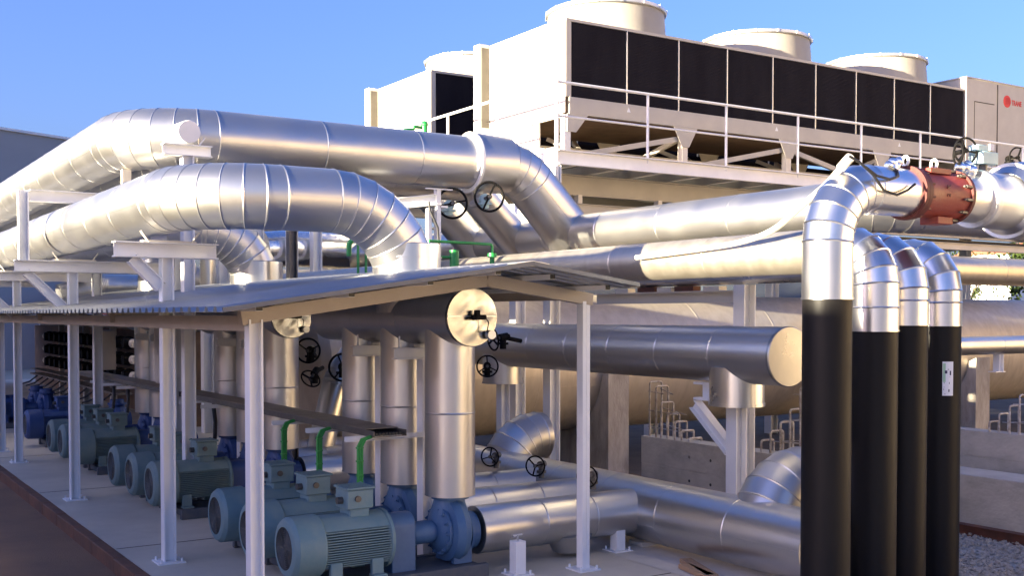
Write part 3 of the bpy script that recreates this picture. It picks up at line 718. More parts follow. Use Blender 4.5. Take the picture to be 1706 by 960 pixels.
# red valve and reducer on the foremost pipe
y0, z0 = 8.27, 4.0     # drawn here larger and farther off, then scaled about the camera below
t = thing('red_valve', 'red flanged valve body with bolts and lifting eyes in the horizontal pipe at the right', 'valve', (11.1, y0, z0 - .32))
mb = MB(); mb.lathe([(0, 0), (0, .27), (.02, .275), (.08, .262), (.30, .266), (.55, .275), (.62, .285), (.70, .285), (.70, 0)], (10.86, y0, z0), EX, 52); mb.out('body', 'red', t)
mb = MB(); mb.lathe([(0, .25), (0, .312), (.055, .312), (.055, .25)], (10.72, y0, z0), EX, 52); mb.lathe([(0, .25), (0, .300), (.055, .300), (.055, .25)], (10.795, y0, z0), EX, 52); mb.out('flange', 'redrust', t)
mb = MB(); mb.lathe([(0, .25), (0, .315), (.05, .315), (.05, .25)], (11.565, y0, z0), EX, 52); mb.out('flange', 'redrust', t)
mb = MB()
for i in range(12):
    a_ = i * math.tau / 12 + .2; c = V((0, math.cos(a_), math.sin(a_)))
    q = V((11.565, y0, z0)) + c * .30
    mb = MB(); mb.cyl(q, q - EX * .10, .020, 6); mb.cyl(q, q - EX * .14, .012, 10); mb.out('bolt', 'darksteel', t)
    q = V((10.85, y0, z0)) + c * .285
    MB().cyl(q, q + EX * .05, .016, 6).out('bolt', 'redrust', t)
mb = MB(); mb.bb(10.98, 11.36, y0 - .16, y0 + .02, z0 + .235, z0 + .30); mb.out('name_plate', 'red', t, bevel=.006)
mb = MB(); mb.bb(11.16, 11.44, y0 - .13, y0 + .12, z0 - .34, z0 - .25); mb.out('lug', 'red', t, bevel=.01)
for x in (10.76, 11.28):
    MB().ring((x, y0 + .02, z0 + .37), V((1, -.3, 0)), .055, .018, 24, 8).out('lifting_eye', 'white', t)
cv = bpy.data.curves.new('cast_mark', 'FONT'); cv.body = '2  K'; cv.size = .085; cv.extrude = .004; cv.align_x = 'CENTER'; cv.align_y = 'CENTER'
fo = bpy.data.objects.new('cast_mark', cv); COL.objects.link(fo); dg = bpy.context.evaluated_depsgraph_get(); me = bpy.data.meshes.new_from_object(fo.evaluated_get(dg)); bpy.data.objects.remove(fo)
me.materials.clear(); me.materials.append(M['redrust']); fm = bpy.data.objects.new('cast_mark', me); COL.objects.link(fm); fm.parent = t
fm.location = V((11.17, y0 - .267, z0 + .03)) - V(t['_loc']); fm.rotation_euler = (R(90), R(-90), 0)
t = thing('reducer_pipe', 'wide insulated pipe with white ring right of the red valve', 'pipe', (12.3, y0, z0 - .4))
mb = MB(); mb.lathe([(0, 0), (0, .275), (.40, .285), (.40, 0)], (11.617, y0, z0), EX, 52); mb.out('neck', 'alu', t)
mb = MB(); mb.lathe([(0, .27), (0, .345), (.02, .36), (.10, .36), (.115, .345), (.115, .3)], (12.0, y0, z0), EX, 52); mb.out('ring', 'galv', t)
mb = MB(); mb.lathe([(0, .30), (0, .335), (.55, .345), (.55, .355), (.57, .355), (.57, .345), (.60, .345), (.60, 0)], (12.116, y0, z0), EX, 52); mb.out('barrel', 'alu', t)
mb = MB(); mb.sweep(route([(12.70, y0, z0 + .02), (14.25, y0, z0 + .02), (14.25, y0, -1.1)], .92, 5), .47, 52, .006, .010); mb.out('wide_bend', 'alu', t)
mb = MB(); mb.lathe([(0, .34), (.12, .472), (.15, .48), (.17, .476)], (12.62, y0, z0 + .02), EX, 52); mb.out('shoulder', 'alu_bright', t)
mb = MB()
for i in range(26):
    a_ = R(rnd.uniform(20, 150)); x = 13.0 + rnd.random() * .9
    mb.sphere((x, y0 - math.cos(a_) * .40, z0 + .02 + math.sin(a_) * .42), rnd.uniform(.07, .13), 9)
mb.out('wrap', 'foil', t)
# actuator and wheel on top of the reducer
t = thing('valve_actuator', 'pale blue actuator with black wheel on the pipe right of the red valve', 'actuator', (12.0, y0, z0 + .33))
mb = MB(); mb.bb(12.05, 12.36, y0 - .10, y0 + .10, z0 + .43, z0 + .58); mb.bb(12.0, 12.2, y0 - .07, y0 + .07, z0 + .585, z0 + .66); mb.cyl((12.4, y0, z0 + .5), (12.33, y0, z0 + .5), .07, 16); mb.out('box', 'bluebox', t, bevel=.01)
mb = MB(); mb.cyl((12.2, y0, z0 + .34), (12.2, y0, z0 + .43), .05, 14); mb.out('yoke', 'darksteel', t)
mb = MB()
for i in range(9): mb.sphere((11.72 + rnd.random() * .3, y0 + rnd.uniform(-.1, .06), z0 + .33 + rnd.random() * .08), rnd.uniform(.05, .08), 9)
mb.out('wrapping', 'foil', t)
handwheel((11.88, y0 + .02, z0 + .58), V((-.35, -1, 0)), .155, parent=t)
MB().ring((11.68, y0 - .02, z0 + .52), V((1, -.55, 0)), .12, .014, 30, 8).out('guard_ring', 'iron', t)
mb = MB(); mb.cyl((11.88, y0 + .02, z0 + .58), (11.94, y0 + .20, z0 + .58), .03, 12); mb.out('spindle', 'iron', t)
t = thing('pipe_fitting', 'white wrapped fitting on the pipe left of the red valve', 'fitting', (10.5, y0, z0 + .27))
mb = MB()
for i in range(7): mb.sphere((10.42 + rnd.random() * .16, y0 + rnd.uniform(-.05, .05), z0 + .29 + rnd.random() * .06), rnd.uniform(.04, .065), 9)
mb.cyl((10.5, y0, z0 + .26), (10.5, y0, z0 + .34), .07, 14); mb.out('wrap', 'foil', t)
KA = .818  # shrinks the valve assembly about the camera, so it comes nearer
for o in [q for q in bpy.data.objects if q.parent is None and q.name.split('.')[0] in ('red_valve', 'reducer_pipe', 'valve_actuator', 'pipe_fitting')]:
    o.scale = (KA, KA, KA); l = o.location
    o.location = (P[0].x + (l.x - 9.44) * KA, P[0].y + (l.y - y0) * KA, ZA + (l.z - z0) * KA)
# conduit with sensor cable
pts = [at(u, v, X=x) for u, v, x in ((1060, 430, 8.38), (1150, 418, 8.38), (1230, 405, 8.36), (1285, 385, 8.25), (1330, 348, 8.0), (1375, 308, 7.85), (1412, 266, 7.8))]
t = thing('sensor_conduit', 'thin beige conduit curving up past the foremost elbow with a looped black cable', 'conduit', tuple(pts[0]))
dense = []
for i in range(len(pts) - 1):
    a_, b_, c_, d_ = pts[max(i - 1, 0)], pts[i], pts[i + 1], pts[min(i + 2, len(pts) - 1)]
    for k in range(5):
        s_ = k / 5; dense.append(.5 * ((2 * b_) + (c_ - a_) * s_ + (2 * a_ - 5 * b_ + 4 * c_ - d_) * s_ ** 2 + (3 * b_ - a_ - 3 * c_ + d_) * s_ ** 3))
dense.append(pts[-1])
MB().sweep(dense, .030, 12).out('tube', 'cream', t)
MB().cyl(pts[-2] * .35 + pts[-1] * .65, pts[-1] + (pts[-1] - pts[-2]) * .06, .044, 14).out('tip', 'cream', t)
cab = [at(u, v, Y=yy) for u, v, yy in ((1413, 262, 6.5), (1430, 272, 6.49), (1452, 292, 6.5), (1470, 318, 6.5), (1492, 326, 6.51), (1510, 318, 6.5), (1522, 308, 6.5))]
MB().sweep(cab, .012, 8).out('cable', 'rubber', t)
cab = [at(u, v, Y=yy) for u, v, yy in ((1440, 280, 6.49), (1458, 294, 6.5), (1480, 300, 6.52), (1494, 295, 6.55), (1492, 286, 6.6), (1478, 278, 6.66))]
MB().sweep(cab, .012, 8).out('cable', 'rubber', t)

# capped pipe
CX, CZ = 9.7, 2.11; cy = at(1314, X=CX).y
t = thing('capped_pipe', 'wide horizontal pipe with a flat bright end cap left of the foremost black pipe', 'pipe', (CX, 12, CZ - .35))
mb = MB(); mb.sweep([(CX, cy, CZ), (CX, 16.1, CZ)], .35, 52, .004, .009, .98); mb.out('pipe', 'alu', t)
mb = MB(); mb.lathe([(0, 0), (0, .345), (.012, .356), (.04, .356)], (CX, cy - .02, CZ), EY, 52); mb.out('end_cap', 'alu_cap', t)
for u in (1228, 838):
    y = at(u, X=CX).y
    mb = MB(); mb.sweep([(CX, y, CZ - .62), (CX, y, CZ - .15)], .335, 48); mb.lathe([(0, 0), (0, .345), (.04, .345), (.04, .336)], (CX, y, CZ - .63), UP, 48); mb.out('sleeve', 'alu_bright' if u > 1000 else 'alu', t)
RKX = 10.28
t = thing('pipe_rack', 'white steel rack with posts and a beam carrying the long pipes', 'rack', (RKX, 12, YARD))
for u, w in ((1240, .2), (919, .2), (862, .2)):
    y = at(u, X=RKX).y
    mb = MB(); hpost(mb, RKX, y, YARD, 2.985, w); mb.out('post', 'white', t)
y = at(1240, X=RKX).y
mb = MB(); mb.ibeam((RKX, y + .12, 2.84), (RKX, 13.5, 2.84), .14, .16, .014, .01); mb.out('long_beam', 'cream', t)
for yy in (y + .9, y + 1.7): MB().bb(RKX - .07, RKX + .07, yy, yy + .38, 2.922, 2.99).out('packing_block', 'rust', t)
for yy in (y + .4, y + 1.35, y + 2.3): MB().bb(RKX - .07, RKX + .07, yy, yy + .3, 2.921, 2.98).out('shim_plate', 'cream', t)
ys = at(1228, X=CX).y
mb = MB(); hpost(mb, CX, ys, YARD, CZ - .63, .18); mb.out('trunnion_post', 'white', t)
mb = MB(); mb.ibeam((CX, ys + .75, CZ - .66), (CX, ys + .09, CZ - 1.2), .13, .14, .012, .01); mb.out('knee_brace', 'white', t)
ys2 = at(838, X=CX).y
mb = MB(); hpost(mb, CX, ys2, YARD, CZ - .63, .16); mb.out('trunnion_post', 'white', t)
mb = MB(); mb.bb(CX - .06, CX + .06, ys + .36, ys + .72, CZ - .4, CZ - .37); mb.bb(CX - .06, CX + .06, ys + .36, ys + .72, CZ - .6, CZ - .57); mb.bb(CX - .01, CX + .01, ys + .38, ys + .6, CZ - .57, CZ - .4); mb.out('guide_bracket', 'white', t)
for lab, a_, b_, c_, r_ in (('slanting branch pipe behind the second drum', (6.5, 15.4, .4), (6.9, 15.6, 1.6), (7.6, 16.0, 2.35), .2),
                           ('second slanting branch pipe behind the second drum', (6.6, 14.3, .4), (6.9, 14.5, 1.35), (7.7, 15.4, 2.1), .2)):
    pipe_thing(lab, route([a_, b_, c_], .4, 4), r_, 'alu', 0, group='branch pipes behind the second drum')
# other handwheels seen between the risers and over the capped pipe
for lab, u, v, X, ax, rr in (('black handwheel right of the front riser under the drum', 812, 611, 8.0, V((.5, .85, 0)), .145),
                             ('black handwheel seen nearly edge on beside the drum end plate', 821, 566, 7.9, V((.95, -.05, .15)), .15),
                             ('large black handwheel left of the rear riser of the front drum', 571, 613, 6.75, V((.4, .9, 0)), .20),
                             ('black handwheel beside the second drum, upper of the two', 513, 585, 6.05, V((.6, .8, 0)), .17),
                             ('black handwheel beside the second drum, lower of the two', 517, 632, 6.15, V((.6, .5, .5)), .14)):
    p = at(u, v, X=X)
    tv = valve_gear(lab, p, ax, rr, 'iron', 3, .16, twist=.2 + u * .01)
    MB().sweep([p + ax.normalized() * .16, p + ax.normalized() * .45 - UP * .1], .03, 10).out('spindle', 'iron', tv)

# ------------------------------------------------------------------ tank, saddles, walls
TY, TZ, TR = 18.0, 1.65, 1.35
t = thing('storage_tank', 'huge weathered horizontal storage tank behind the pipe rack', 'tank', (18, TY, TZ - TR), 'storage tanks')
mb = MB(); mb.sweep([(7.3, TY, TZ), (34, TY, TZ)], TR, 88, .004, .012, 2.0, caps=False)
mb.lathe([(0, TR), (-.15, TR * .93), (-.30, TR * .7), (-.38, TR * .35), (-.40, 0)], (7.3, TY, TZ), EX, 88); mb.lathe([(0, TR), (.15, TR * .93), (.30, TR * .7), (.38, TR * .35), (.40, 0)], (34, TY, TZ), EX, 88)
mb.out('shell', 'tank', t, sharp=40)
for i, (u0, u1_) in enumerate(((1014, 1048), (1627, 1650))):
    x0 = 16.45 * tn(u0); x1 = 16.45 * tn(u1_); lab = ('stained concrete saddle under the tank right of the right shelter post', 'stained concrete saddle under the tank right of the black pipes')[i]
    pr = [(16.45, YARD), (16.45, 1.55)]
    for k in range(0, 13):
        a_ = R(180 + 8 + k * 164 / 12); yy, zz_ = TY + (TR + .02) * math.cos(a_), TZ + (TR + .02) * math.sin(a_); pr.append((yy, zz_))
    pr += [(19.55, 1.55), (19.55, YARD)]
    mb = MB(); rA = [mb.bm.verts.new((x0, q, w)) for q, w in pr]; rB = [mb.bm.verts.new((x1, q, w)) for q, w in pr]
    for k in range(len(pr)): mb.face((rA[k], rA[(k + 1) % len(pr)], rB[(k + 1) % len(pr)], rB[k]))
    mb.face(rA); mb.face(rB)
    o = mb.out('tank_saddle', 'concrete_old', sharp=50); tag(o, lab, 'saddle', 'concrete tank saddles')
def rebar_wall(X, y0, y1, ztop, lab, lo, hi):
    t = thing('concrete_wall', lab, 'wall', (X, (y0 + y1) / 2, YARD), 'concrete walls in the yard')
    mb = MB(); mb.bb(X, X + .32, y0, y1, YARD, .297); mb.bb(X + .006, X + .316, y0 + .006, y1 - .006, .297, .303); mb.bb(X - .003, X + .322, y0 - .002, y1, .303, ztop); w = mb.out('wall', 'concrete', t, bevel=.008)
    mb = MB()
    for z in (.15, .5):
        for yy in (y0 + .5, (y0 + y1) / 2 + .2, y1 - 1.1): mb.cyl((X - .003, yy, z), (X + .02, yy, z), .022, 12)
    mb.out('tie_hole', 'rubber', w)
    def loop(y, h, par):
        pts = route([(X + .04, y, ztop - .05), (X + .04, y, ztop + h), (X + .28, y, ztop + h), (X + .28, y, ztop - .05)], min(.035, h * .4), 3)
        MB().sweep(pts, .0155, 8).out('rebar_loop', 'rebar', par)
    for yy, h in lo: loop(yy, h, t)
    for yy, h in hi: loop(yy, h, t)
    for grp in (lo, hi):
        if len(grp) < 3: continue
        mb = MB()
        for f in (.25, .55, .9):
            a_, b_ = grp[0], grp[max(1, int(len(grp) * (1 - f * .7)))]
            zz_ = ztop + a_[1] * f
            mb.cyl((X + .05, a_[0] + .05, zz_ - .06), (X + .05, b_[0] - .05, ztop + a_[1] * f - .08), .008, 6); mb.cyl((X + .27, a_[0] + .03, zz_ - .02), (X + .27, b_[0], zz_ - .1), .008, 6)
        mb.out('rebar_rod', 'rebar', t)
    return t
LO = [(13.15, .84), (13.0, .78), (12.88, .54), (12.74, .37), (12.57, .27), (12.42, .15), (12.25, .05)]
HI = [(9.95, 1.0), (10.1, .92), (10.28, .62), (10.45, .44), (10.63, .30), (10.8, .16)]
rebar_wall(11.0, 9.8, 13.3, .72, 'low concrete wall with stepped rebar loops left of the black pipes', LO, HI)
rebar_wall(16.0, 9.0, 13.3, .72, 'upper concrete wall with rebar loops right of the black pipes', LO, [(y_ - .1, h_) for y_, h_ in HI])
mb = MB(); mb.bb(13.9, 14.6, 5.0, 12.5, YARD, .33); o = mb.out('retaining_wall', 'concrete', bevel=.015); tag(o, 'lower pale concrete wall standing on the gravel at the bottom right', 'wall', 'concrete walls in the yard')
mb = MB(); mb.ibeam((13.55, 4.5, YARD + .075), (13.55, 11, YARD + .075), .15, .15, .014, .01); o = mb.out('steel_beam', 'rust'); tag(o, 'rusty red steel beam lying on gravel at the foot of the lower wall', 'beam')
# pipes on the far right in front of the tank
pipe_thing('upper straight pipe right of the black pipes, in front of the tank', route([(18.6, 15.9, YARD), (18.6, 15.9, 3.62), (36, 15.9, 3.62)], .6, 5), .33, 'alu_old', 2.1, group='straight pipes at the far right')
pipe_thing('lower straight pipe right of the black pipes, in front of the tank', route([(17.0, 14.6, YARD), (17.0, 14.6, 1.93), (34, 14.6, 1.93)], .4, 5), .20, 'alu', 2.1, group='straight pipes at the far right')
xx = 14.6 * tn(1664)
t = thing('pipe_hanger', 'short white hanger bracket under the lower straight pipe at the far right', 'bracket', (xx, 14.6, 1.3))
mb = MB(); mb.ibeam((xx, 14.6, 1.36), (xx, 14.6, 1.73), .16, .16, .012, .01, EX); mb.out('stem', 'white', t)
mb = MB(); mb.bb(xx - .22, xx + .12, 14.5, 14.7, 1.335, 1.355); mb.out('foot', 'white', t)

# ------------------------------------------------------------------ platform, cooling towers
DX, DY, DZ = 12.1, 17.15, 5.72
XE = 30.0
t = thing('access_platform', 'elevated steel platform with beams and joists carrying the cooling towers', 'platform', (20, 20, 4.3))
mb = MB(); mb.prism([(-.28, 0), (0, 0), (0, .09), (-.02, .09), (-.02, .012), (-.26, .012), (-.26, .09), (-.28, .09)], (DX, DY, DZ), (XE, DY, DZ), UP); mb.out('edge_channel', 'white', t)
mb = MB(); mb.bb(DX + .02, XE, DY + .1, 27.5, DZ - .05, DZ - .012); mb.out('floor', 'trayplate', t)
mb = MB(); x = DX + .5
while x < XE: mb.ibeam((x, DY + .1, DZ - .16), (x, 27.4, DZ - .16), .12, .20, .012, .009); x += 1.08
mb.out('joist', 'white', t)
for yy, z0_, z1_ in ((18.3, 5.02, 5.44), (21.4, 5.02, 5.44), (24.5, 5.02, 5.44)):
    mb = MB(); mb.ibeam((DX + .05, yy, (z0_ + z1_) / 2), (XE, yy, (z0_ + z1_) / 2), .22, z1_ - z0_, .02, .014); mb.out('main_beam', 'beige', t)
mb = MB(); mb.ibeam((DX + .05, 18.1, 4.72), (XE, 18.1, 4.72), .14, .24, .014, .01); mb.out('lower_beam', 'beige', t)
mb = MB(); x = DX + 1.2
while x < XE: mb.bb(x - .05, x + .05, 18.02, 18.18, 4.845, 5.015); x += 2.1
mb.out('spacer', 'cream', t)
mb = MB()
for k in range(60): mb.bb(DX + .05, XE, 18.3 + k * .07, 18.33 + k * .07, 4.555, 4.585)
mb.out('grating', 'darksteel', t)
mb = MB(); mb.ibeam((DX + .05, 18.2, 4.40), (XE, 18.2, 4.40), .16, .18, .014, .01); mb.out('rail_beam', 'cream', t)
for x in (13.2, 15.0, 16.8):
    mb = MB(); mb.ibeam((x, 16.9, 4.42), (x, 22, 4.42), .16, .16, .014, .01); mb.out('cantilever', 'cream', t)
for x in (13.2, 17.0, 21.0, 25.0, 29):
    mb = MB(); hpost(mb, x, 20.2, YARD, 5.0, .24); mb.out('column', 'white', t)
mb = MB(); mb.bb(DX - .012, DX + .0, DY + .02, 18.6, 4.35, DZ - .03); mb.out('side_plate', 'white', t)
mb = MB(); mb.bb(DX - .03, DX - .014, DY - .02, 24, DZ - .02, DZ + .05); mb.out('toe_board', 'white', t)
mb = MB(); mb.ibeam((DX - .01, DY, 3.6), (DX - .01, DY, DZ - .30), .14, .14, .012, .01, EX); mb.out('corner_post', 'white', t)
mb = MB(); mb.ibeam((DX - .01, DY, 3.62), (DX - .01, 20.2, 3.62), .14, .16, .012, .01); mb.ibeam((DX - .1, 20.2, 3.62), (13.2, 20.2, 3.62), .14, .16, .012, .01); mb.out('corner_bracket', 'white', t)

t = thing('guard_rail', 'white tubular guard rail round the platform edge', 'railing', (DX, DY, DZ))
RH = 1.28
def rail(pts, r, name): MB().sweep(pts, r, 14).out(name, 'white', t)
rail([(DX, DY, DZ + RH), (XE, DY, DZ + RH)], .029, 'top_rail'); rail([(DX, DY, DZ + RH * .5), (XE, DY, DZ + RH * .5)], .023, 'mid_rail')
rail([(DX, DY, DZ + RH), (DX, 24.5, DZ + RH)], .029, 'top_rail'); rail([(DX, DY, DZ + RH * .5), (DX, 24.5, DZ + RH * .5)], .023, 'mid_rail')
for u in (1078, 1208, 1327, 1432, 1530, 1618, 1700): rail([(DY * tn(u), DY, DZ - .1), (DY * tn(u), DY, DZ + RH)], .028, 'post')
rail([(DX, DY, DZ - .9), (DX, DY, DZ + RH + .05)], .042, 'post')
for yy in (19.25, 21.3, 23.4): rail([(DX, yy, DZ - .1), (DX, yy, DZ + RH)], .028, 'post')

TX0, TX1, TYF, TD = 12.98, 25.9, 18.12, 2.85
ZB0, ZB1, ZTOP = 6.64, 6.98, 8.54
def make_tower(label):
    t = thing('cooling_tower', label, 'cooling tower', (TX0, TYF, DZ), 'cooling towers on the platform')
    mb = MB(); mb.bb(TX0 + .02, TX1, TYF + .05, TYF + TD, ZB0 + .02, ZTOP - .03); mb.out('casing', 'brown', t)
    mb = MB(); mb.bb(TX0, TX0 + .018, TYF + .0, TYF + TD, ZB0 + .02, ZTOP + .01); e = mb.out('end_panel', 'cream', t)
    mb = MB(); mb.bb(TX0 - .004, TX0 - .001, TYF + 1.85, TYF + 2.12, 7.72, 7.82); mb.out('label_plate', 'yellow', e)
    mb = MB(); mb.bb(TX0 + .02, TX0 + .15, TYF - .012, TYF + .045, ZB1, ZTOP - .02); mb.out('corner_trim', 'beige', t)
    mb = MB(); mb.bb(TX0 + .1, TX1, TYF - .03, TYF + .048, ZB0, ZB1 - .004); b = mb.out('base_sill', 'beige', t)
    mb = MB()
    for i in (1, 4, 7):
        x = TX0 + .17 + i * 1.443
        c = V((x, TYF - .033, 6.86)); vs = [mb.bm.verts.new(c + V(p)) for p in ((-.05, 0, -.05), (.05, 0, -.05), (0, 0, .05), (-.05, .002, -.05), (.05, .002, -.05), (0, .002, .05))]
        for f in ((0, 1, 2), (5, 4, 3), (0, 3, 4, 1), (1, 4, 5, 2), (2, 5, 3, 0)): mb.face([vs[k] for k in f])
    mb.out('warning_mark', 'sticker', b)
    for i in range(9):
        x0 = TX0 + .16 + i * 1.417
        mb = MB(); mb.bb(x0 + .02, x0 + 1.395, TYF + .012, TYF + .046, ZB1 + .005, ZTOP - .06)
        z = ZB1 + .03
        while z < ZTOP - .08: mb.bb(x0 + .03, x0 + 1.385, TYF + .002, TYF + .012, z, z + .016); z += .032
        mb.out('louvre_panel', 'louvre', t)
        if i: MB().bb(x0 - .011, x0 + .011, TYF - .02, TYF + .045, ZB1, ZTOP - .06).out('mullion', 'galv', t)
    mb = MB(); mb.bb(TX0 + .02, TX1, TYF - .02, TYF + TD, ZTOP - .055, ZTOP + .0); mb.out('top_rim', 'beige', t)
    for k, (u, ) in enumerate(((1008,), (1256,), (1453,))):
        x = (TYF + TD / 2) * tn(u)
        mb = MB(); mb.lathe([(0, 1.33), (.62, 1.28), (.62, 1.26), (.45, 1.25), (.1, 1.25)], (x, TYF + TD / 2, ZTOP - .01), UP, 72); st_ = mb.out('fan_stack', 'stack', t)
        mb = MB(); mb.lathe([(.625, 1.25), (.625, 1.325), (.64, 1.335), (.70, 1.335), (.705, 1.25)], (x, TYF + TD / 2, ZTOP - .01), UP, 72); mb.out('rim', 'galv', st_)
        mb = MB(); mb.lathe([(0, 0), (0, 1.24), (.02, 1.24), (.02, 0)], (x, TYF + TD / 2, ZTOP + .25), UP, 48); mb.out('fan_guard', 'darksteel', st_)
        mb = MB()
        for i in range(16):
            a_ = i * math.tau / 16; mb.box((x + 1.335 * math.cos(a_), TYF + TD / 2 + 1.335 * math.sin(a_), ZTOP + .66), (.035, .05, .075), Matrix.Rotation(a_, 3, 'Z'))
        mb.out('rim_clip', 'galv', st_)
    # rear corner duct
    mb = MB(); mb.bb(TX0 - .25, TX0 + .05, TYF + TD + .02, TYF + TD + .28, ZB0 - .05, ZTOP + .03); cd_ = mb.out('corner_duct', 'cream', t)
    MB().bb(TX0 - .20, TX0 - .02, TYF + TD + .006, TYF + TD + .017, ZB0 + .1, ZTOP - .05).out('duct_shade', 'ductshade', cd_)  # dark strip painted as the shaded side of the duct
    mb = MB(); mb.bb(TX0 - .01, TX0 + .03, TYF + .9, TYF + TD + .1, 5.95, ZB0 - .02); mb.bb(TX0 - .03, TX0 + .05, TYF + .02, TYF + TD + .7, ZB0 - .07, ZB0 - .01); mb.out('skirt_panel', 'cream', t)
    # legs with gussets and braces
    xs = [TX0 + .06, 16.16, 19.34, 22.6, 25.8]
    for yy in (TYF + .06, TYF + TD - .1):
        for i, x in enumerate(xs):
            mb = MB(); mb.bb(x - .075, x + .075, yy - .075, yy + .075, DZ, ZB0 - .02); L_ = mb.out('leg', 'cream' if i else 'white', t)
            mb = MB(); w0, w1 = .34, .10
            v_ = [(-w0, .0), (w0, 0), (w1, -.42), (-w1, -.42)] if i else [(-.02, 0), (.5, 0), (.2, -.36), (-.02, -.36)]
            rA = [mb.bm.verts.new((x + a_, yy - .080, ZB0 - .004 + b_)) for a_, b_ in v_]; rB = [mb.bm.verts.new((x + a_, yy - .095, ZB0 - .004 + b_)) for a_, b_ in v_]
            mb.face(rA); mb.face(rB[::-1])
            for k in range(4): mb.face((rA[k], rA[(k + 1) % 4], rB[(k + 1) % 4], rB[k]))
            mb.out('gusset', 'beige', L_)
    mb = MB(); yy = TYF + .06
    for xa, xb, za, zb in ((xs[0], xs[1], DZ + .05, ZB0 - .22), (xs[2], xs[1], DZ + .05, ZB0 - .25) if False else (xs[1] + .05, xs[2], DZ + .05, ZB0 - .2), (xs[2], xs[3], ZB0 - .2, DZ + .05), (xs[3], xs[4], ZB0 - .2, DZ + .05)):
        mb.beam((xa, yy + .0, za), (xb, yy + .02, zb), .08, .11)
    mb.out('brace', 'beige', t)
    for x, s_ in zip(xs, (1, -1, 1, -1, 1)):
        mb = MB(); mb.beam((x, TYF + .1, ZB0 - .2 if s_ < 0 else DZ + .1), (x + .0, TYF + TD - .1, DZ + .1 if s_ < 0 else ZB0 - .2), .08, .10); mb.out('cross_brace', 'cream', t)
    for x in (14.3, 17.6, 20.9):
        mb = MB(); mb.beam((x, TYF + .9, DZ + .05), (x + .9, TYF + TD - .1, ZB0 - .05), .08, .10); mb.out('cross_brace', 'cream', t)
        mb = MB(); mb.beam((x + .7, TYF + .9, DZ + .05), (x + .1, TYF + TD - .2, ZB0 - .05), .07, .09); mb.out('cross_brace', 'cream', t)
    mb = MB(); mb.bb(TX0 + .3, TX1, TYF + TD + .12, TYF + TD + .16, DZ + .01, ZB0 - .03); mb.out('back_screen', 'louvre', t)
    mb = MB(); mb.beam((TX0, TYF + TD * .5, DZ + .45), (TX1, TYF + TD * .5, DZ + .45), .07, .07); mb.out('tie_rod', 'cream', t)
    return t
tw = make_tower('front cream cooling tower with nine black louvre panels and three round fan stacks')
tw2 = dup(tw, (TX0, TYF + 5.6, DZ), 'rear cooling tower partly hidden behind the front one')
# control cabinet at the end of the front tower
t = thing('control_cabinet', 'tall beige cabinet with red round emblem at the right end of the front tower', 'cabinet', (27.8, TYF, DZ))
cx0, cx1 = TX1 + .03, TX1 + 4.6
mb = MB(); mb.bb(cx0, cx1, TYF - .04, TYF + TD, DZ, 8.84); ca = mb.out('case', 'beige', t, bevel=.01)
mb = MB(); mb.bb(cx0 - .02, cx1, TYF - .06, TYF + TD + .02, 8.842, 8.875); mb.out('lid', 'beige', t)
def xa(u): return (TYF - .04) * tn(u)
mb = MB(); mb.bb(xa(1657) - .02, xa(1657) + .02, TYF - .048, TYF - .042, DZ + .02, 8.8); mb.out('panel_gap', 'darkline', ca)
mb = MB(); a_, b_ = xa(1619), xa(1652); z_ = EYE + (525 - 171) / F * (xa(1619) * .543 + TYF * .84)
mb.bb(a_ - .012, a_ + .012, TYF - .046, TYF - .041, DZ + .1, z_); mb.bb(a_ + .012, b_, TYF - .046, TYF - .041, z_ - .024, z_); mb.out('door_outline', 'darkline', ca)
mb = MB(); hx = xa(1633); zz_ = EYE + (525 - 256) / F * (hx * .543 + TYF * .84)
mb.sweep([(hx, TYF - .05, zz_ - .12), (hx, TYF - .1, zz_ - .08), (hx, TYF - .1, zz_), (hx + .32, TYF - .1, zz_), (hx + .34, TYF - .08, zz_ - .1), (hx + .36, TYF - .06, zz_ - .6)], .018, 8); mb.out('handle', 'darkline', ca)
mb = MB(); hx = xa(1647); zz_ = EYE + (525 - 248) / F * (hx * .543 + TYF * .84); mb.bb(hx - .09, hx + .09, TYF - .09, TYF - .041, zz_ - .09, zz_ + .09); mb.out('lock_box', 'white', ca)
hx = xa(1673); zz_ = EYE + (525 - 172) / F * (hx * .543 + TYF * .84)
mb = MB(); mb.cyl((hx, TYF - .047, zz_), (hx, TYF - .041, zz_), .165, 36); mb.out('emblem', 'logored', ca)
mb = MB()
for k in range(4): mb.bb(hx - .09 + k * .055, hx - .07 + k * .055, TYF - .050, TYF - .047, zz_ - .1 + .012 * k, zz_ + .11 - .01 * abs(k - 1.5))
mb.out('emblem_bar', 'logodark', ca)
cv = bpy.data.curves.new('lettering', 'FONT'); cv.body = 'TRANE'; cv.size = .2; cv.extrude = .002; cv.offset = .004; cv.align_y = 'CENTER'
fo = bpy.data.objects.new('lettering', cv); COL.objects.link(fo); dg = bpy.context.evaluated_depsgraph_get(); me = bpy.data.meshes.new_from_object(fo.evaluated_get(dg)); bpy.data.objects.remove(fo)
me.materials.clear(); me.materials.append(M['logored']); fm = bpy.data.objects.new('lettering', me); COL.objects.link(fm); fm.parent = ca
fm.location = V((xa(1680.5), TYF - .045, zz_ - .02)) - V(t['_loc']); fm.rotation_euler = (R(90), 0, 0); fm.scale = (.72, 1, 1)
p = at(1692, 264, Y=17.3)
tv = valve_gear('black handwheel on a valve in front of the beige cabinet at the far right', p, V((.3, 1, 0)), .26, 'iron', 3, .3)
MB().cyl(p + V((.1, .29, 0)), p + V((.1, .29, -1.0)), .06, 12).out('spindle', 'iron', tv)
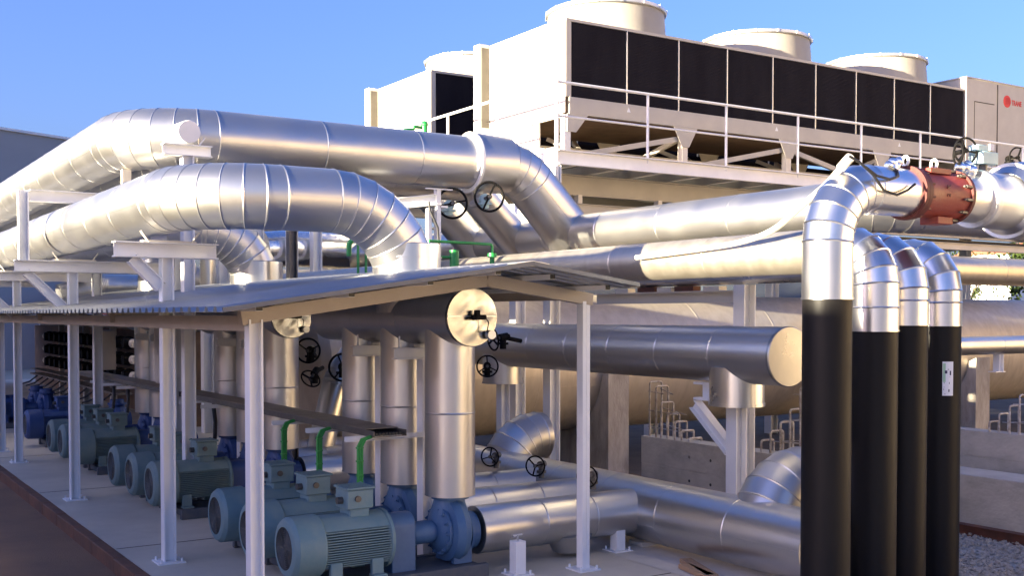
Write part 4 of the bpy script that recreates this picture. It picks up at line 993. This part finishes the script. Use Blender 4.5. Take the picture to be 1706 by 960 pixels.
# green fittings
t = thing('green_fitting', 'small bright green valve fitting above the uppermost pipe by the rail', 'fitting', tuple(at(708, 216, Y=17.6)))
p = at(708, 215, Y=17.6); mb = MB(); mb.cyl(p - UP * .1, p + UP * .09, .06, 14); mb.sphere(p + UP * .06, .07); mb.cyl(p - EX * .0, p - EX * .22, .03, 10); mb.out('body', 'green', t)
MB().cyl(p - EX * .2 - UP * .04, p - EX * .42 - UP * .07, .02, 8).out('lever', 'green', t)
t = thing('green_pot', 'thick green pipe pot with thin green line behind the roof ridge', 'fitting', tuple(at(757, 440, Y=13.5)))
p = at(757, 432, Y=13.5); mb = MB(); mb.cyl(p - UP * .45, p + UP * .12, .066, 20); mb.out('pot', 'green', t)
q = at(715, 412, Y=13.5); e = at(820, 408, Y=13.5); f = at(820, 425, Y=13.5)
mb = MB(); mb.sweep(route([(q.x, q.y, p.z + .02), (p.x - .05, p.y, p.z + .02)], [], 3), .018, 8); mb.out('inlet', 'green', t)
mb = MB(); mb.sweep(route([q + UP * .08, e + UP * .0, f], .04, 3), .02, 10); mb.out('line', 'green', t)
mb = MB(); mb.cyl(f - UP * .04, f + UP * .02, .065, 16); mb.cyl(f - UP * .3, f - UP * .04, .035, 12); mb.out('valve', 'green', t)
t = thing('green_pipe', 'pair of dark green vertical pipes joined by a green bend left of the roof collar', 'pipe', tuple(at(603, 470, Y=13.8)))
a_, b_ = at(597, 462, Y=13.8), at(610, 462, Y=13.8); za = at(597, 402, Y=13.8).z
mb = MB(); mb.cyl(a_ - UP * .5, (a_.x, a_.y, za), .018, 12); mb.out('upright', 'green', t)
mb = MB(); mb.cyl(b_ - UP * .5, (b_.x, b_.y, za - .02), .018, 12); mb.out('upright', 'green', t)
mb = MB(); c0 = at(582, 413, Y=13.9); mb.sweep(route([c0 - UP * .12, c0 + UP * .10, V((b_.x, b_.y, c0.z + .10)), V((b_.x + .02, b_.y, c0.z))], .08, 5), .036, 14); mb.out('bend', 'green', t)

# ------------------------------------------------------------------ structures behind the shelter
t = thing('rear_pipe_rack', 'white frame of posts and beams far behind the shelter roof', 'rack', (8, 24, YARD))
for u in (430, 487, 527, 345, 372):
    x = 24 * tn(u); mb = MB(); hpost(mb, x, 24, YARD, 4.75 if u > 400 else 4.2, .22); mb.out('post', 'white', t)
mb = MB(); mb.ibeam((24 * tn(300), 24, 4.85), (12.2, 24, 4.85), .2, .22, .016, .012); mb.out('beam', 'white', t)
mb = MB(); mb.ibeam((24 * tn(300), 26, 4.72), (12.2, 26, 4.72), .2, .22, .016, .012); mb.out('beam', 'darksteel', t)
mb = MB(); hpost(mb, 14.5 * tn(487), 14.5, 0, 4.0, .12); o = mb.out('steel_column', 'darksteel'); tag(o, 'dark slim column rising through the roof between the two roof collars', 'column')
pipe_thing('foil wrapped pipe with conical end far behind the shelter', route([(24.6 * tn(440), 24.6, 4.1), (24.6 * tn(478), 24.6, 4.15), (13, 24.6, 4.1)], [.3], 2), .42, 'foil', 1.6, group='pipes on the rear rack')
pipe_thing('long dull pipe far behind the shelter', [(24 * tn(300), 25.2, 3.35), (12.5, 25.2, 3.35)], .34, 'alu_old', 1.6, group='pipes on the rear rack')
pipe_thing('lower blue reflecting pipe far behind the shelter', route([(27 * tn(100), 27, 3.0), (27 * tn(170), 27, 3.25), (13, 27, 3.25)], .5, 4), .30, 'alu', 1.6, group='pipes on the rear rack')
pipe_thing('pipe elbow rising far behind the second bracket post', route([(22 * tn(255), 22, 2.6), (22 * tn(255), 22, 3.55), (22 * tn(330), 23, 3.55)], .7, 5), .30, 'alu', 0, group='pipes on the rear rack')
pipe_thing('vertical white lit pipe far behind, left of the second roof collar', [(21 * tn(347), 21, 2.3), (21 * tn(347), 21, 4.2)], .15, 'alu_bright', 0, group='pipes on the rear rack')

# second canopy and manifold rack beyond the shelter
t = thing('rear_canopy', 'low second canopy with sheet roof beyond the end of the shelter', 'shelter', (5, 28, 0))
mb = MB(); mb.prism([(2.42, 0), (2.46, 0), (2.62, 2.4), (2.46, 5), (2.42, 5), (2.58, 2.4)], (3.1, 25.6, 0), (3.1, 36, 0), UP) if False else None
mb = MB(); y = 25.2; rows = []
for x, z in ((3.0, 2.33), (5.2, 2.62), (8.2, 2.30)): rows.append([mb.bm.verts.new((x, yy, z + dz)) for yy, dz in [(25.2 + k * .1, .02 * (k % 2)) for k in range(210)]])
for a_, b_ in zip(rows, rows[1:]):
    for i in range(209): mb.face((a_[i], b_[i], b_[i + 1], a_[i + 1]))
ro = mb.out('roof', 'roof', t, sharp=20); so = ro.modifiers.new('thick', 'SOLIDIFY'); so.thickness = .008
for x, y in ((3.2, 25.4), (8.0, 25.4), (3.2, 30.5), (8.0, 30.5), (3.2, 35.8), (8.0, 35.8), (3.2, 41), (8.0, 41), (3.2, 46), (8.0, 46)):
    mb = MB(); hpost(mb, x, y, 0, 2.30, .14); mb.out('post', 'white', t)
mb = MB(); mb.bb(3.12, 3.26, 25.5, 46, 2.19, 2.3); mb.bb(7.94, 8.06, 25.5, 46, 2.16, 2.28); mb.out('eaves_beam', 'beige', t)
mb = MB(); mb.bb(7.75, 7.85, 25.4, 46, 0, 2.2); mb.out('back_wall', 'brown', t)
t = thing('manifold_rack', 'rack of stacked pale pipe stubs with dark flanges under the second canopy', 'rack', (6.2, 29, 0))
mb = MB()
for r_i in range(3):
    z = 1.25 + r_i * .36; mb.cyl((6.2, 24.6, z), (6.2, 35, z), .10, 20)
mb.out('header', 'cream', t)
for r_i in range(3):
    for k in range(14): mb = MB(); mb.cyl((6.0, 25.0 + k * .7, 1.25 + r_i * .36), (6.2, 25.0 + k * .7, 1.25 + r_i * .36), .12, 14); mb.cyl((6.2, 25.25 + k * .7, 1.25 + r_i * .36), (6.2, 25.38 + k * .7, 1.25 + r_i * .36), .15, 14); mb.out('flange', 'iron', t)
for y in (24.8, 27.8, 30.8, 34):
    mb = MB(); hpost(mb, 6.45, y, 0, 2.3, .14); mb.out('post', 'beige', t)
mb = MB(); mb.bb(5.75, 6.1, 24.6, 35, .86, .90); mb.bb(5.75, 6.1, 24.6, 35, 1.02, 1.03); mb.out('tray', 'trayplate', t)
for k in range(12): mb = MB(); mb.sweep([(5.8, 25 + k * .8, .9), (5.55, 25.05 + k * .8, .7), (5.35, 25.2 + k * .8, .62)], .022, 8); mb.out('cable', 'rubber', t)
# orange brick building glimpsed between
mb = MB(); mb.bb(14, 26, 62, 76, -.5, 4.3); o = mb.out('brick_building', 'brick'); tag(o, 'orange brick building glimpsed far beyond the shelter', 'building')

# town and trees at the far right
def tree(label, x, y, h, rc, n, seed):
    rr = random.Random(seed); t = thing('tree', label, 'tree', (x, y, YARD), 'trees beyond the tank')
    mb = MB(); mb.sweep([(x, y, YARD), (x + .1, y, h * .3), (x, y + .1, h * .55)], .16, 10)
    for k in range(5):
        a_ = rr.uniform(0, 6.28); mb.sweep([(x, y, h * .4), (x + math.cos(a_) * rc * .5, y + math.sin(a_) * rc * .5, h * .7)], .07, 8)
    mb.out('trunk', 'bark', t)
    mb = MB(); cl = []
    for k in range(16):
        a_ = rr.uniform(0, 6.28); q = rr.uniform(.1, .8) * rc; cl.append((V((x + math.cos(a_) * q, y + math.sin(a_) * q, h * rr.uniform(.45, .9))), rr.uniform(.25, .5) * rc))
    for k in range(n):
        c, s_ = cl[k % 16]; d = V((rr.gauss(0, 1), rr.gauss(0, 1), rr.gauss(0, .8))).normalized() * s_ * rr.uniform(.5, 1.05)
        p = c + d; q = Quaternion((rr.gauss(0, 1), rr.gauss(0, 1), rr.gauss(0, 1)), rr.uniform(0, 6)).to_matrix(); sz = rr.uniform(.08, .17)
        vs = [mb.bm.verts.new(p + q @ V(w) * sz) for w in ((-1, 0, 0), (0, -.5, .1), (1, 0, 0), (0, .5, .1))]; mb.face(vs)
    mb.out('crown', 'leaf', t, sharp=180)
tree('bushy yellow green tree at the right edge beyond the upper straight pipe', 44.5, 26.3, 7.0, 3.0, 5200, 3)
tree('darker low tree beyond the elbow of the rightmost black pipe', 56.5, 41.5, 6.4, 2.6, 3800, 5)
tree('small distant tree between the rightmost elbow and the right edge', 92, 64, 8.0, 3.5, 3000, 8)
for x, y, w, hgt, lab in ((135, 89, 7, 10.5, 'small white house far off in the gap at the right'),):
    t = thing('far_house', lab, 'house', (x, y, YARD))
    MB().bb(x - w / 2, x + w / 2, y - 4, y + 4, YARD, hgt).out('wall', 'white', t)
    mb = MB(); mb.prism([(hgt, -w / 2 - .3), (hgt + 1.5, 0), (hgt, w / 2 + .3)], (x, y - 4.2, 0), (x, y + 4.2, 0), UP); mb.out('roof', 'brick', t)

# ------------------------------------------------------------------ light
w = bpy.data.worlds.new('World'); S.world = w; w.use_nodes = True
nt = w.node_tree; sky = nt.nodes.new('ShaderNodeTexSky'); sky.sky_type = 'NISHITA'; sky.sun_disc = False
SUN = V((-1, .0, math.tan(R(SUN_EL)))).normalized()
sky.sun_elevation = R(SUN_EL); sky.sun_rotation = math.atan2(SUN.x, SUN.y)
sky.air_density = 1.0; sky.dust_density = 3.0; sky.ozone_density = 4.0
hs = nt.nodes.new('ShaderNodeMix'); hs.data_type = 'RGBA'; hs.blend_type = 'MULTIPLY'; hs.inputs[0].default_value = 1; hs.inputs[7].default_value = (.68, .575, .79, 1)   # the photograph's cool white balance
nt.links.new(sky.outputs[0], hs.inputs[6]); nt.links.new(hs.outputs[2], nt.nodes['Background'].inputs[0]); nt.nodes['Background'].inputs[1].default_value = .075
sl = bpy.data.lights.new('sun', 'SUN'); sl.energy = 3.9; sl.angle = R(.6); sl.color = (1, .87, .62)
so_ = bpy.data.objects.new('sun', sl); COL.objects.link(so_); so_.rotation_euler = (-SUN).to_track_quat('-Z', 'Y').to_euler()
vs_ = S.view_settings; vs_.view_transform = 'Standard'; vs_.look = 'None'; vs_.gamma = 1; vs_.use_curve_mapping = False; vs_.exposure = 3.2
S.cycles.max_bounces = 8; S.cycles.sample_clamp_indirect = 3; S.cycles.blur_glossy = 1.0; S.cycles.use_denoising = True
for o in bpy.data.objects:
    if '_loc' in o: del o['_loc']
